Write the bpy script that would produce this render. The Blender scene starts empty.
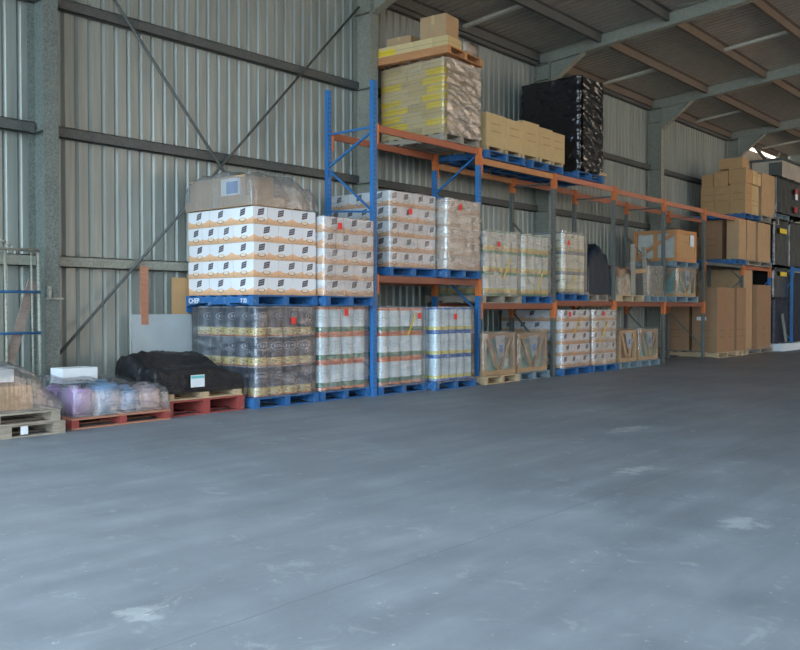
import bpy, bmesh, math, random
from mathutils import Vector, Matrix, noise
random.seed(7)
C = bpy.context.scene.collection
sc = bpy.context.scene
PI = math.pi

# ------------------------------------------------------------------ node helpers
class G:
    def __init__(s, name):
        s.m = bpy.data.materials.new(name); s.m.use_nodes = True
        s.t = s.m.node_tree; s.t.nodes.clear()
        s.out = s.t.nodes.new('ShaderNodeOutputMaterial')
    def put(s, sock, v):
        if isinstance(v, bpy.types.NodeSocket): s.t.links.new(v, sock)
        elif isinstance(v, (tuple, list)) and len(v) == 3 and sock.type == 'RGBA': sock.default_value = (*v, 1)
        else: sock.default_value = v
    def m1(s, op, a, b=0.0, c=0.0):
        n = s.t.nodes.new('ShaderNodeMath'); n.operation = op
        s.put(n.inputs[0], a); s.put(n.inputs[1], b); s.put(n.inputs[2], c); return n.outputs[0]
    def mix(s, f, a, b):
        n = s.t.nodes.new('ShaderNodeMix'); n.data_type = 'RGBA'
        s.put(n.inputs[0], f); s.put(n.inputs[6], a); s.put(n.inputs[7], b); return n.outputs[2]
    def coord(s, k='Object'): return s.t.nodes.new('ShaderNodeTexCoord').outputs[k]
    def pos(s): return s.t.nodes.new('ShaderNodeNewGeometry').outputs['Position']
    def mapv(s, v, scale=(1, 1, 1), rot=(0, 0, 0), loc=(0, 0, 0)):
        n = s.t.nodes.new('ShaderNodeMapping'); s.put(n.inputs[0], v)
        n.inputs[1].default_value = loc; n.inputs[2].default_value = rot; n.inputs[3].default_value = scale
        return n.outputs[0]
    def noise(s, v, scale, detail=3, rough=.5, col=False, dist=0):
        n = s.t.nodes.new('ShaderNodeTexNoise'); s.put(n.inputs['Vector'], v)
        n.inputs['Scale'].default_value = scale; n.inputs['Detail'].default_value = detail
        n.inputs['Roughness'].default_value = rough; n.inputs['Distortion'].default_value = dist
        return n.outputs[1 if col else 0]
    def ramp(s, f, stops, const=False):
        n = s.t.nodes.new('ShaderNodeValToRGB'); s.put(n.inputs[0], f); r = n.color_ramp
        if const: r.interpolation = 'CONSTANT'
        while len(r.elements) < len(stops): r.elements.new(.5)
        for e, (p, c) in zip(r.elements, stops):
            e.position = p; e.color = (*c, 1) if isinstance(c, tuple) else (c, c, c, 1)
        return n.outputs[0]
    def sep(s, v):
        n = s.t.nodes.new('ShaderNodeSeparateXYZ'); s.put(n.inputs[0], v); return n.outputs
    def rnd(s): return s.t.nodes.new('ShaderNodeObjectInfo').outputs['Random']
    def bump(s, h, st=.3, d=.01):
        n = s.t.nodes.new('ShaderNodeBump'); n.inputs['Strength'].default_value = st
        n.inputs['Distance'].default_value = d; s.put(n.inputs['Height'], h); return n.outputs[0]
    def bsdf(s, col, rough=.6, metal=0, normal=None, spec=None):
        n = s.t.nodes.new('ShaderNodeBsdfPrincipled')
        s.put(n.inputs['Base Color'], col); s.put(n.inputs['Roughness'], rough); s.put(n.inputs['Metallic'], metal)
        if normal is not None: s.put(n.inputs['Normal'], normal)
        if spec is not None: n.inputs['Specular IOR Level'].default_value = spec
        return n.outputs[0]
    def done(s, sh): s.t.links.new(sh, s.out.inputs[0]); return s.m

def simple(name, col, rough=.6, metal=0, var=.15, scale=8, bump=0, stretch=(1, 1, 1), spec=None):
    g = G(name)
    v = g.mapv(g.coord(), stretch, loc=(3.1, 1.7, 5.3))
    n = g.noise(v, scale, 4)
    f = g.m1('MULTIPLY', g.m1('SUBTRACT', n, .35), 2.2)
    dark = tuple(c * (1 - var * 1.6) for c in col); light = tuple(min(1, c * (1 + var)) for c in col)
    c = g.mix(f, dark, light)
    nm = g.bump(n, bump, .01) if bump else None
    return g.done(g.bsdf(c, rough, metal, nm, spec))

M = {}
def galv(name, a, b, rough=.5, metal=.35):
    g = G(name); v = g.pos()
    vo = g.t.nodes.new('ShaderNodeTexVoronoi'); g.put(vo.inputs['Vector'], v); vo.inputs['Scale'].default_value = 60
    n = g.noise(v, 6, 4)
    f = g.m1('ADD', g.m1('MULTIPLY', g.sep(vo.outputs['Color'])[0], .55), g.m1('MULTIPLY', n, .45))
    return g.done(g.bsdf(g.mix(f, a, b), rough, metal))
M['galv'] = galv('galvanised_steel', (.19, .19, .155), (.38, .375, .31), .6, .1)
M['batten'] = galv('bright_batten_steel', (.42, .41, .35), (.6, .58, .5), .6, .1)
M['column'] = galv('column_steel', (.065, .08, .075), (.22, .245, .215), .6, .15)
M['galv_dark'] = galv('dark_steel', (.06, .065, .065), (.13, .135, .125), .55, .2)  # dark steel; stands for shade on the upper girts and cabin corner
M['purlin'] = galv('purlin_steel', (.11, .088, .07), (.21, .165, .13), .55, .2)
M['rackgrey'] = galv('rack_grey', (.09, .10, .095), (.19, .20, .185), .5, .2)
def sheet(name, a, b, rough, metal):
    g = G(name); v = g.mapv(g.pos(), (3, 3, .35)); n = g.noise(v, 1.2, 4)
    n2 = g.noise(g.mapv(g.pos(), (14, 14, .8)), 1.5, 3)
    f = g.m1('ADD', g.m1('MULTIPLY', n, .6), g.m1('MULTIPLY', n2, .4))
    f = g.m1('MULTIPLY', g.m1('SUBTRACT', f, .3), 2.4)
    return g.done(g.bsdf(g.mix(f, a, b), rough, metal))
M['wall'] = sheet('zincalume_wall', (.225, .24, .215), (.36, .38, .34), .42, .2)
M['roof'] = sheet('zincalume_roof', (.30, .28, .25), (.42, .39, .345), .42, .35)
M['beige'] = simple('beige_panel', (.50, .44, .36), .7, var=.1, scale=2)
M['greypanel'] = simple('grey_panel', (.42, .45, .46), .5, var=.06, scale=3)

# floor: worn grey concrete with scuffs, stains and sawn joints
def floor_mat():
    g = G('worn_concrete'); p = g.pos(); x, y, z = g.sep(p)
    big = g.noise(p, .45, 5, .6); mid = g.noise(p, 2.2, 6, .65); fine = g.noise(p, 30, 3, .6)
    streak = g.noise(g.mapv(p, (.5, 3.5, 1), (0, 0, .35)), 1.0, 5, .6)
    f = g.m1('ADD', g.m1('MULTIPLY', big, .4), g.m1('ADD', g.m1('MULTIPLY', mid, .3), g.m1('MULTIPLY', streak, .3)))
    c = g.ramp(f, [(.30, (.112, .127, .148)), (.50, (.195, .216, .243)), (.70, (.31, .335, .365))])
    c = g.mix(g.m1('MULTIPLY', fine, .25), c, (.30, .30, .30))
    sc1 = g.noise(g.mapv(p, (1, 1, 1), loc=(4, 2, 0)), 3.4, 8, .75, dist=.6)
    c = g.mix(g.m1('MULTIPLY', g.ramp(sc1, [(.57, 0.0), (.68, 1.0)]), .38), c, (.42, .44, .45))
    sp = g.noise(p, 11, 5, .8)
    c = g.mix(g.m1('MULTIPLY', g.ramp(sp, [(.64, 0.0), (.68, 1.0)]), .6), c, (.55, .56, .56))
    # spilled whitish patches
    for (px, py, rx, ry) in ((2.3, 3.52, .13, .13), (5.8, 2.02, .22, .16), (7.1, 3.4, .3, .12), (9.5, 4.6, .5, .15)):
        dx = g.m1('DIVIDE', g.m1('SUBTRACT', x, px), rx); dy = g.m1('DIVIDE', g.m1('SUBTRACT', y, py), ry)
        d = g.m1('ADD', g.m1('MULTIPLY', dx, dx), g.m1('MULTIPLY', dy, dy))
        d = g.m1('ADD', d, g.m1('MULTIPLY', g.m1('SUBTRACT', g.noise(p, 9, 5, .7), .5), 5.0))
        c = g.mix(g.m1('MULTIPLY', g.ramp(d, [(.0, 1.0), (.95, 0.0)]), .33), c, (.62, .63, .63))
    # joints
    for sock, val in ((y, 3.1), (y, 7.4), (x, 6.2), (x, 12.4), (x, 18.6)):
        w = g.m1('ADD', g.m1('SUBTRACT', sock, val), g.m1('MULTIPLY', g.m1('SUBTRACT', mid, .5), .04))
        c = g.mix(g.m1('MULTIPLY', g.m1('LESS_THAN', g.m1('ABSOLUTE', w), .006), g.m1('MULTIPLY', mid, .6)), c, (.06, .06, .065))
    rough = g.m1('ADD', .34, g.m1('MULTIPLY', mid, .34))
    return g.done(g.bsdf(c, rough, 0, g.bump(g.m1('ADD', fine, g.m1('MULTIPLY', mid, 2.0)), .12, .01)))
M['floor'] = floor_mat()

def paint(name, col, rough=.4, chip=(.2, .2, .2), amt=.58):
    g = G(name); p = g.pos(); n = g.noise(p, 14, 5, .7); n2 = g.noise(p, 2, 3)
    c = g.mix(n2, tuple(k * .8 for k in col), tuple(min(1, k * 1.15) for k in col))
    c = g.mix(g.ramp(n, [(amt, 0.0), (amt + .06, 1.0)]), c, chip)
    return g.done(g.bsdf(c, rough))
M['blue'] = paint('blue_rack_paint', (.028, .165, .42), .4, (.08, .14, .25), .68)
M['orange'] = paint('orange_beam_paint', (.42, .125, .06), .45, (.28, .13, .08), .66)
M['orange_faded'] = paint('faded_orange_paint', (.50, .19, .11), .5, (.4, .2, .15), .62)
M['beam_shaded'] = paint('shaded_orange_beam_paint', (.26, .085, .045), .5, (.2, .1, .07), .62)  # orange beam paint darkened to carry the poor light on middle beams
M['connector'] = paint('orange_connector_paint', (.62, .17, .045), .45, (.5, .2, .05), .7)
M['bluepal'] = paint('blue_pallet_paint', (.02, .125, .33), .6, (.13, .19, .28), .55)
M['greypal'] = paint('grey_pallet_wood', (.20, .27, .31), .8, (.12, .14, .15), .6)
M['redpal'] = paint('red_pallet_paint', (.34, .06, .05), .7, (.28, .15, .10), .58)
def wood(name, a, b):
    g = G(name); v = g.mapv(g.pos(), (2.5, 2.5, 18)); n = g.noise(v, 2.2, 5, .6, dist=.4)
    n2 = g.noise(g.pos(), 3.2, 3)
    f = g.m1('ADD', g.m1('MULTIPLY', n, .6), g.m1('MULTIPLY', n2, .4))
    return g.done(g.bsdf(g.mix(g.m1('MULTIPLY', g.m1('SUBTRACT', f, .3), 2.4), a, b), .75, 0, g.bump(n, .2, .005)))
M['wood'] = wood('pale_pallet_wood', (.40, .27, .15), (.66, .50, .31))
M['wood_old'] = wood('weathered_pallet_wood', (.22, .18, .14), (.48, .41, .32))
M['wood_orange'] = wood('orange_timber', (.45, .19, .07), (.62, .30, .13))
M['wood_red'] = wood('red_brown_timber', (.38, .15, .09), (.52, .25, .15))
M['plank'] = wood('dark_plank', (.16, .12, .10), (.30, .24, .20))
M['crate'] = wood('crate_timber', (.33, .20, .11), (.56, .38, .22))
def kraft(name, col, prt=0.0):
    g = G(name); u, v, w = g.sep(g.coord('UV')); p = g.pos()
    n = g.noise(g.mapv(p, (1, 1, 1)), 5, 4)
    r = g.rnd()
    c = g.mix(n, tuple(k * .82 for k in col), tuple(min(1, k * 1.12) for k in col))
    c = g.mix(g.m1('MULTIPLY', r, .25), c, tuple(k * .68 for k in col))
    if prt:
        a = g.m1('LESS_THAN', g.m1('ABSOLUTE', g.m1('SUBTRACT', v, .62 * prt)), .012)
        b = g.m1('LESS_THAN', g.m1('ABSOLUTE', u), .16)
        a2 = g.m1('LESS_THAN', g.m1('ABSOLUTE', g.m1('SUBTRACT', v, .42 * prt)), .012)
        k = g.m1('MULTIPLY', g.m1('MAXIMUM', a, a2), b)
        k = g.m1('MULTIPLY', k, g.m1('GREATER_THAN', g.noise(g.mapv(g.coord('UV'), (40, 8, 1)), 1), .45))
        c = g.mix(g.m1('MULTIPLY', k, .5), c, (.10, .06, .04))
    return g.done(g.bsdf(c, .75))
M['kraft'] = kraft('brown_cardboard', (.52, .31, .14), 1.0)
M['kraft_dark'] = kraft('dull_brown_cardboard', (.36, .205, .11), 1.0)
M['kraft_pale'] = kraft('pale_cardboard', (.60, .43, .21), .7)
M['kraft_plain'] = kraft('plain_cardboard', (.50, .32, .17))

def carton_mat(name, white, band, logo=(.035, .03, .05)):
    g = G(name); u, v, w = g.sep(g.coord('UV')); uv = g.coord('UV'); r = g.rnd()
    n = g.noise(uv, 22, 4, .6)
    wave = g.m1('MULTIPLY', g.m1('SINE', g.m1('MULTIPLY', g.m1('ABSOLUTE', u), 15.0)), .030)
    lim = g.m1('ADD', g.m1('SUBTRACT', .092, wave), g.m1('MULTIPLY', n, .012))
    inb = g.m1('LESS_THAN', v, lim)
    bc = g.mix(g.m1('MULTIPLY', v, 12.0), tuple(k * .85 for k in band), tuple(min(1, k * 1.5) for k in band))
    bc = g.mix(g.ramp(n, [(.4, 0.0), (.7, 1.0)]), bc, tuple(min(1, k * 1.35) for k in band))
    c = g.mix(inb, white, bc)
    # pale bowl with a tan outline
    e = g.m1('ADD', g.m1('POWER', g.m1('ABSOLUTE', g.m1('DIVIDE', g.m1('SUBTRACT', u, .01), .072)), 2.0),
             g.m1('POWER', g.m1('ABSOLUTE', g.m1('DIVIDE', g.m1('SUBTRACT', v, .066), .030)), 2.0))
    c = g.mix(g.m1('LESS_THAN', e, 1.0), c, (.30, .13, .06))
    c = g.mix(g.m1('LESS_THAN', g.m1('ADD', e, g.m1('MULTIPLY', g.m1('SUBTRACT', v, .066), -9.0)), .66), c, (.80, .66, .50))
    # slanted black badge with rows of pale lettering strokes
    du = g.m1('SUBTRACT', u, .012); dv = g.m1('SUBTRACT', v, .172)
    a = g.m1('ADD', du, g.m1('MULTIPLY', dv, -.18)); b = g.m1('SUBTRACT', dv, g.m1('MULTIPLY', du, .22))
    badge = g.m1('MULTIPLY', g.m1('LESS_THAN', g.m1('ABSOLUTE', a), .052), g.m1('LESS_THAN', g.m1('ABSOLUTE', b), .043))
    c = g.mix(badge, c, logo)
    s1 = g.m1('LESS_THAN', g.m1('ABSOLUTE', g.m1('SUBTRACT', g.m1('ABSOLUTE', b), .016)), .007)
    s2 = g.m1('LESS_THAN', g.m1('ABSOLUTE', a), .042)
    s3 = g.m1('GREATER_THAN', g.m1('SINE', g.m1('MULTIPLY', a, 420.0)), -.1)
    c = g.mix(g.m1('MULTIPLY', g.m1('MULTIPLY', g.m1('MULTIPLY', s1, s2), s3), .8), c, (.6, .6, .62))
    c = g.mix(g.m1('MULTIPLY', r, .12), c, (.5, .42, .36))
    # taped seam line on the flaps
    return g.done(g.bsdf(c, .5))
M['white_carton'] = carton_mat('white_printed_carton', (.80, .79, .80), (.60, .34, .18))
def can_mat(name, stops, oval=None, rough=.32, metal=.0):
    g = G(name); u, v, w = g.sep(g.coord('UV'))
    c = g.ramp(v, stops, True)
    n = g.noise(g.mapv(g.coord('UV'), (30, 10, 1)), 1.3, 4)
    food = g.noise(g.mapv(g.coord('UV'), (22, 26, 1)), 1.0, 2)
    if oval:
        (oc, cv, bands) = oval
        d = g.m1('ADD', g.m1('POWER', g.m1('ABSOLUTE', g.m1('DIVIDE', g.m1('SUBTRACT', g.m1('FRACT', g.m1('MULTIPLY', u, 2.0)), .5), .26)), 2.0),
                 g.m1('POWER', g.m1('ABSOLUTE', g.m1('DIVIDE', g.m1('SUBTRACT', v, cv), .14)), 2.0))
        c = g.mix(g.m1('MULTIPLY', g.m1('MULTIPLY', g.m1('LESS_THAN', d, 1.0), g.m1('GREATER_THAN', d, .72)), .45), c, oc)
        lett = g.m1('MULTIPLY', g.m1('LESS_THAN', g.m1('ABSOLUTE', g.m1('SUBTRACT', v, cv)), .045),
                    g.m1('MULTIPLY', g.m1('LESS_THAN', d, .5), g.m1('GREATER_THAN', g.m1('SINE', g.m1('MULTIPLY', u, 130.0)), .1)))
        c = g.mix(g.m1('MULTIPLY', lett, .6), c, oc)
        if bands:
            lo, hi, fc = bands
            k = g.m1('MULTIPLY', g.m1('GREATER_THAN', v, lo), g.m1('LESS_THAN', v, hi))
            c = g.mix(g.m1('MULTIPLY', k, g.ramp(food, [(.5, 0.0), (.56, 1.0)])), c, fc)
    c = g.mix(g.m1('MULTIPLY', n, .12), c, (.3, .3, .3))
    return g.done(g.bsdf(c, rough, metal))
W = (.74, .82, .85)
M['can_dark'] = can_mat('dark_food_tin', [(0, (.45, .12, .05)), (.05, (.66, .50, .18)), (.30, (.022, .03, .055)), (.97, (.25, .27, .30))], ((.55, .6, .7), .68, (.06, .3, (.22, .14, .04))))
M['can_green'] = can_mat('green_orange_tin', [(0, (.72, .18, .06)), (.09, (.03, .17, .09)), (.27, W), (.91, (.74, .20, .07))], ((.25, .45, .45), .62, None))
M['can_blue'] = can_mat('blue_yellow_tin', [(0, (.04, .16, .50)), (.08, (.66, .58, .10)), (.22, (.60, .70, .74)), (.92, (.05, .18, .52))], ((.35, .42, .46), .6, None))
M['can_gy'] = can_mat('green_yellow_tin', [(0, (.03, .30, .12)), (.09, (.75, .42, .05)), (.22, (.70, .62, .10)), (.32, (.68, .72, .68)), (.95, (.05, .35, .16))], ((.45, .52, .5), .65, None))
M['can_navy'] = can_mat('navy_cream_tin', [(0, (.30, .30, .30)), (.1, (.70, .56, .26)), (.24, (.80, .75, .58)), (.5, (.82, .78, .62)), (.93, (.2, .2, .25))], ((.25, .28, .35), .6, None))
M['lid'] = simple('tin_lid', (.55, .57, .60), .3, .6, .1)
M['sticker'] = simple('red_sticker', (.85, .045, .03), .5, var=.02)
M['yellow_tape'] = simple('yellow_tape', (.72, .50, .08), .5, var=.05)
M['yellow_label'] = simple('yellow_label', (.85, .60, .04), .5, var=.04)
M['white'] = simple('white_paper', (.78, .80, .82), .5, var=.04)
M['teal'] = simple('teal_print', (.15, .50, .50), .5, var=.05)
M['blueprint'] = simple('blue_print', (.20, .32, .62), .4, var=.1)
M['pinkprint'] = simple('pink_print', (.75, .35, .42), .5, var=.1)
M['jerry_blue'] = simple('blue_plastic', (.20, .40, .66), .35, var=.08, scale=4)
M['jerry_purple'] = simple('purple_plastic', (.42, .26, .50), .35, var=.1, scale=4)
M['jerry_pink'] = simple('pinkish_plastic', (.50, .40, .45), .35, var=.1, scale=4)
M['jerry_cap'] = simple('black_cap', (.03, .03, .035), .4, var=.1)
M['mint'] = simple('mint_plastic', (.30, .50, .45), .4, var=.15, scale=5)
M['cream'] = simple('cream_panel', (.58, .58, .52), .6, var=.12, scale=5)
M['dark'] = simple('dark_fill', (.02, .022, .03), .6, var=.3, scale=3)
M['red'] = simple('red_fill', (.50, .05, .04), .5, var=.2)
M['paperbag'] = simple('brown_paper', (.40, .26, .17), .7, var=.3, scale=5, bump=.4)
M['yellow_carton'] = None

def long_carton(name, ylo):
    g = G(name); u, v, w = g.sep(g.coord('UV')); r = g.rnd()
    c = g.mix(r, (.60, .43, .18), (.74, .56, .28))
    n = g.noise(g.coord('UV'), 9, 4)
    c = g.mix(g.m1('MULTIPLY', n, .3), c, (.42, .33, .22))
    if ylo: c = g.mix(g.m1('MULTIPLY', g.m1('LESS_THAN', g.m1('ABSOLUTE', g.m1('SUBTRACT', v, .066)), .052), .93), c, (.85, .60, .02))
    c = g.mix(g.m1('MULTIPLY', g.m1('LESS_THAN', g.m1('ABSOLUTE', g.m1('SUBTRACT', v, .075)), .004), .6), c, (.2, .15, .1))
    return g.done(g.bsdf(c, .6))
M['flat_carton'] = long_carton('flat_cream_carton', False)
M['flat_yellow'] = long_carton('flat_yellow_label_carton', True)

def film(name, base=.10, streak=.35, tint=(.80, .82, .84), rough=.16, black=False, gloss=.09):
    g = G(name); uv = g.coord('UV')
    n1 = g.noise(g.mapv(uv, (2.0, 9.0, 1), (0, 0, .5)), 1.0, 5, .6, dist=.7)
    n2 = g.noise(g.mapv(uv, (9.0, 2.5, 1), (0, 0, -.25)), 1.0, 5, .6, dist=.5)
    h = g.m1('ADD', n1, g.m1('MULTIPLY', n2, .7))
    nm = g.bump(h, .55, .05)
    if black:
        return g.done(g.bsdf(g.mix(n1, (.008, .009, .011), (.016, .016, .019)), .20, 0, g.bump(n1, .35, .04), .9))
    s = g.m1('MULTIPLY', g.ramp(n1, [(.48, 0.0), (.72, 1.0)]), g.ramp(n2, [(.38, .25), (.6, 1.0)]))
    fac = g.m1('ADD', base, g.m1('MULTIPLY', s, streak))
    tr = g.t.nodes.new('ShaderNodeBsdfTransparent'); tr.inputs[0].default_value = (.97, .97, .97, 1)
    b = g.bsdf(tint, rough + .15, 0, nm, .6)
    mx = g.t.nodes.new('ShaderNodeMixShader'); g.put(mx.inputs[0], fac); g.t.links.new(tr.outputs[0], mx.inputs[1]); g.t.links.new(b, mx.inputs[2])
    gl = g.t.nodes.new('ShaderNodeBsdfGlossy'); gl.inputs['Roughness'].default_value = rough; g.t.links.new(nm, gl.inputs['Normal'])
    lw = g.t.nodes.new('ShaderNodeLayerWeight'); lw.inputs[0].default_value = .35; g.t.links.new(nm, lw.inputs['Normal'])
    m2 = g.t.nodes.new('ShaderNodeMixShader')
    g.put(m2.inputs[0], g.m1('ADD', gloss, g.m1('MULTIPLY', lw.outputs['Fresnel'], .5)))
    g.t.links.new(mx.outputs[0], m2.inputs[1]); g.t.links.new(gl.outputs[0], m2.inputs[2])
    return g.done(m2.outputs[0])
M['film'] = film('clear_stretch_film', .035, .28)
M['film_hazy'] = film('hazy_stretch_film', .18, .45, (.80, .74, .62), gloss=.13)
M['film_heavy'] = film('heavy_stretch_film', .48, .45, (.52, .44, .36), .2, gloss=.2)
M['film_bag'] = film('clear_plastic_sheet', .07, .50, (.66, .70, .74), .14)
def black_sheet():
    g = G('black_plastic_sheeting'); p = g.pos(); n = g.noise(p, 7, 5, .6, dist=1.2); n2 = g.noise(p, 28, 3, .6, dist=.8)
    nm = g.bump(g.m1('ADD', n, g.m1('MULTIPLY', n2, .35)), .8, .05)
    return g.done(g.bsdf((.010, .010, .012), .27, 0, nm, .5))
M['sheeting'] = black_sheet()
M['film_grey'] = film('greyish_plastic', .30, .5, (.48, .48, .47), .2)
M['film_black'] = film('black_stretch_film', black=True)

# ------------------------------------------------------------------ mesh helpers
def bx(bm, x0, x1, y0, y1, z0, z1, mi=0, uv=True, R=None):
    co = [(x, y, z) for z in (z0, z1) for y in (y0, y1) for x in (x0, x1)]
    vs = [bm.verts.new(R @ Vector(c) if R else c) for c in co]
    L = bm.loops.layers.uv.verify()
    cx, cy = (x0 + x1) / 2, (y0 + y1) / 2
    for idx, ax in (((0, 1, 5, 4), 'y'), ((3, 2, 6, 7), 'y2'), ((2, 0, 4, 6), 'x2'), ((1, 3, 7, 5), 'x'), ((4, 5, 7, 6), 'z'), ((2, 3, 1, 0), 'z')):
        f = bm.faces.new([vs[i] for i in idx]); f.material_index = mi
        for l, i in zip(f.loops, idx):
            x, y, z = co[i]
            if ax == 'y': q = (x - cx, z - z0)
            elif ax == 'y2': q = (cx - x, z - z0)
            elif ax == 'x2': q = (cy - y, z - z0)
            elif ax == 'x': q = (y - cy, z - z0)
            else: q = (x - cx, y - cy + 10)
            l[L].uv = q
def bar(bm, p, q, w, h, mi=0, up=(0, 0, 1)):
    p, q = Vector(p), Vector(q); d = q - p; n = d.length; d.normalize()
    u = Vector(up)
    if abs(d.dot(u)) > .98: u = Vector((1, 0, 0))
    s = d.cross(u).normalized(); t = s.cross(d).normalized()
    R = Matrix(((d.x, s.x, t.x, p.x), (d.y, s.y, t.y, p.y), (d.z, s.z, t.z, p.z), (0, 0, 0, 1)))
    bx(bm, 0, n, -w / 2, w / 2, -h / 2, h / 2, mi, R=R)
def lathe(bm, prof, seg=20, mi=0, cx=0, cy=0, R=None):
    L = bm.loops.layers.uv.verify(); H = max(p[1] for p in prof) or 1; rows = []
    for r, z in prof:
        rows.append([bm.verts.new((R @ Vector((r * math.cos(2 * PI * k / seg), r * math.sin(2 * PI * k / seg), z))) if R else
                    (cx + r * math.cos(2 * PI * k / seg), cy + r * math.sin(2 * PI * k / seg), z)) for k in range(seg)])
    for i in range(len(prof) - 1):
        for k in range(seg):
            f = bm.faces.new((rows[i][k], rows[i][(k + 1) % seg], rows[i + 1][(k + 1) % seg], rows[i + 1][k]))
            f.material_index = mi; f.smooth = True
            for l, (kk, ii) in zip(f.loops, ((k, i), (k + 1, i), (k + 1, i + 1), (k, i + 1))):
                l[L].uv = (kk / seg, prof[ii][1] / H)
    for row, rev in ((rows[0], True), (rows[-1], False)):
        f = bm.faces.new(row[::-1] if rev else row); f.material_index = mi
        for l in f.loops: l[L].uv = (0, 0 if rev else 1)
def mesh(name, bm, mats):
    me = bpy.data.meshes.new(name)
    bm.normal_update(); bm.to_mesh(me); bm.free()
    for m in (mats if isinstance(mats, (list, tuple)) else [mats]): me.materials.append(m)
    return me
def obj(name, data, mats=None, parent=None, loc=(0, 0, 0), rz=0):
    me = mesh(name, data, mats) if isinstance(data, bmesh.types.BMesh) else data
    o = bpy.data.objects.new(name, me); C.objects.link(o); o.location = loc; o.rotation_euler = (0, 0, rz)
    if parent: o.parent = parent
    return o
USED = {}
def tag(o, label, cat, group=None):
    o['label'] = label; o['category'] = cat
    if group: o['group'] = group
    n = len(label.split())
    if not 4 <= n <= 16: print('LABEL LENGTH', n, label)
    if label in USED: print('DUPLICATE', label)
    USED[label] = 1
    return o
def empty(name, loc, label, cat, group=None, rz=0):
    o = bpy.data.objects.new(name, None); C.objects.link(o); o.location = loc; o.rotation_euler = (0, 0, rz)
    o.empty_display_size = .1
    return tag(o, label, cat, group)
def struct(o): o['kind'] = 'structure'; return o
def NB(): return bmesh.new()
def boxmesh(name, sx, sy, sz, m, cache={}):
    k = (name, round(sx, 3), round(sy, 3), round(sz, 3), m.name)
    if k not in cache:
        b = NB(); bx(b, -sx / 2, sx / 2, -sy / 2, sy / 2, 0, sz); cache[k] = mesh(name, b, m)
    return cache[k]
def boxobj(name, x0, x1, y0, y1, z0, z1, m, label=None, cat=None, group=None, parent=None, rz=0):
    o = obj(name, boxmesh(name, x1 - x0, y1 - y0, z1 - z0, m), None, parent, ((x0 + x1) / 2, (y0 + y1) / 2, z0), rz)
    if label: tag(o, label, cat, group)
    return o

# ------------------------------------------------------------------ the building
YW = 11.15          # inside line of the long wall
XC = [5.85 - .1 + 6.15 * k for k in range(-1, 6)]     # portal columns
def roofz(y): return 7.36 + .0905 * (YW - y)
def profile(n0, n1, pitch, out):
    pts = []; x = n0
    while x < n1 - 1e-6:
        pts += [(x, 0), (x + .128, 0), (x + .137, out), (x + .152, out), (x + .190, 0)]
        x += pitch
    pts.append((n1, 0)); return pts
def wallsheet(name, x0, x1, z0, z1, m):
    b = NB(); pr = profile(x0, x1, .2, .045); prev = None
    for x, d in pr:
        cur = [b.verts.new((x, YW + .055 + d, z0)), b.verts.new((x, YW + .055 + d, z1))]
        if prev: b.faces.new((prev[0], cur[0], cur[1], prev[1]))
        prev = cur
    return struct(obj(name, b, m))
wallsheet('wall_left', -5, 30.6, 0, 7.38, M['wall'])
b = NB(); bx(b, 30.6, 44, YW + .03, YW + .1, 0, 7.1); struct(obj('wall_left_far', b, M['beige']))
# roof
b = NB(); prev = None
for x, d in profile(-1.0, 44, .2, .034):
    cur = [b.verts.new((x, YW + .1, roofz(YW + .1) + d)), b.verts.new((x, -1, roofz(-1) + d)), b.verts.new((x, -13, roofz(-1) + d - 1.08))]
    if prev:
        b.faces.new((prev[0], prev[1], cur[1], cur[0])); b.faces.new((prev[1], prev[2], cur[2], cur[1]))
    prev = cur
struct(obj('ceiling', b, M['roof']))
b = NB(); bx(b, -3, 44, -13.2, YW + .1, -.2, 0); struct(obj('floor', b, M['floor']))
b = NB(); bx(b, -3, 60, -45, -13.2, -.2, -.01); o = struct(obj('ground', b, simple('sun_bounce_yard', (.52, .44, .35), .9, var=.08, scale=.3)))  # unseen yard, added to bounce warm sunlight into the building
b = NB(); bx(b, -40, -3, -45, 30, -.2, -.01); o = struct(obj('ground_low_bounce', b, simple('low_bounce_apron', (.09, .10, .11), .9, var=.2, scale=.5)))  # unseen apron, made dark so little warm light bounces in here
b = NB(); bx(b, 44, 44.1, -13, YW + .1, 0, 8.4); struct(obj('wall_far', b, M['beige']))
b = NB(); bx(b, 38, 44, -13.1, -13, 0, 7.5); struct(obj('wall_right', b, M['wall']))
b = NB(); bx(b, -1, 14, -13.1, -13, 0, 7.5); struct(obj('wall_right_near_unseen', b, M['wall']))  # unseen side wall, closed here to keep warm light off the near end
b = NB(); bx(b, 14, 38, -13.1, -13, 6.6, 7.5); struct(obj('wall_right_lintel', b, M['wall']))  # unseen; the opening below is placed for warm light on the far end

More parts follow.
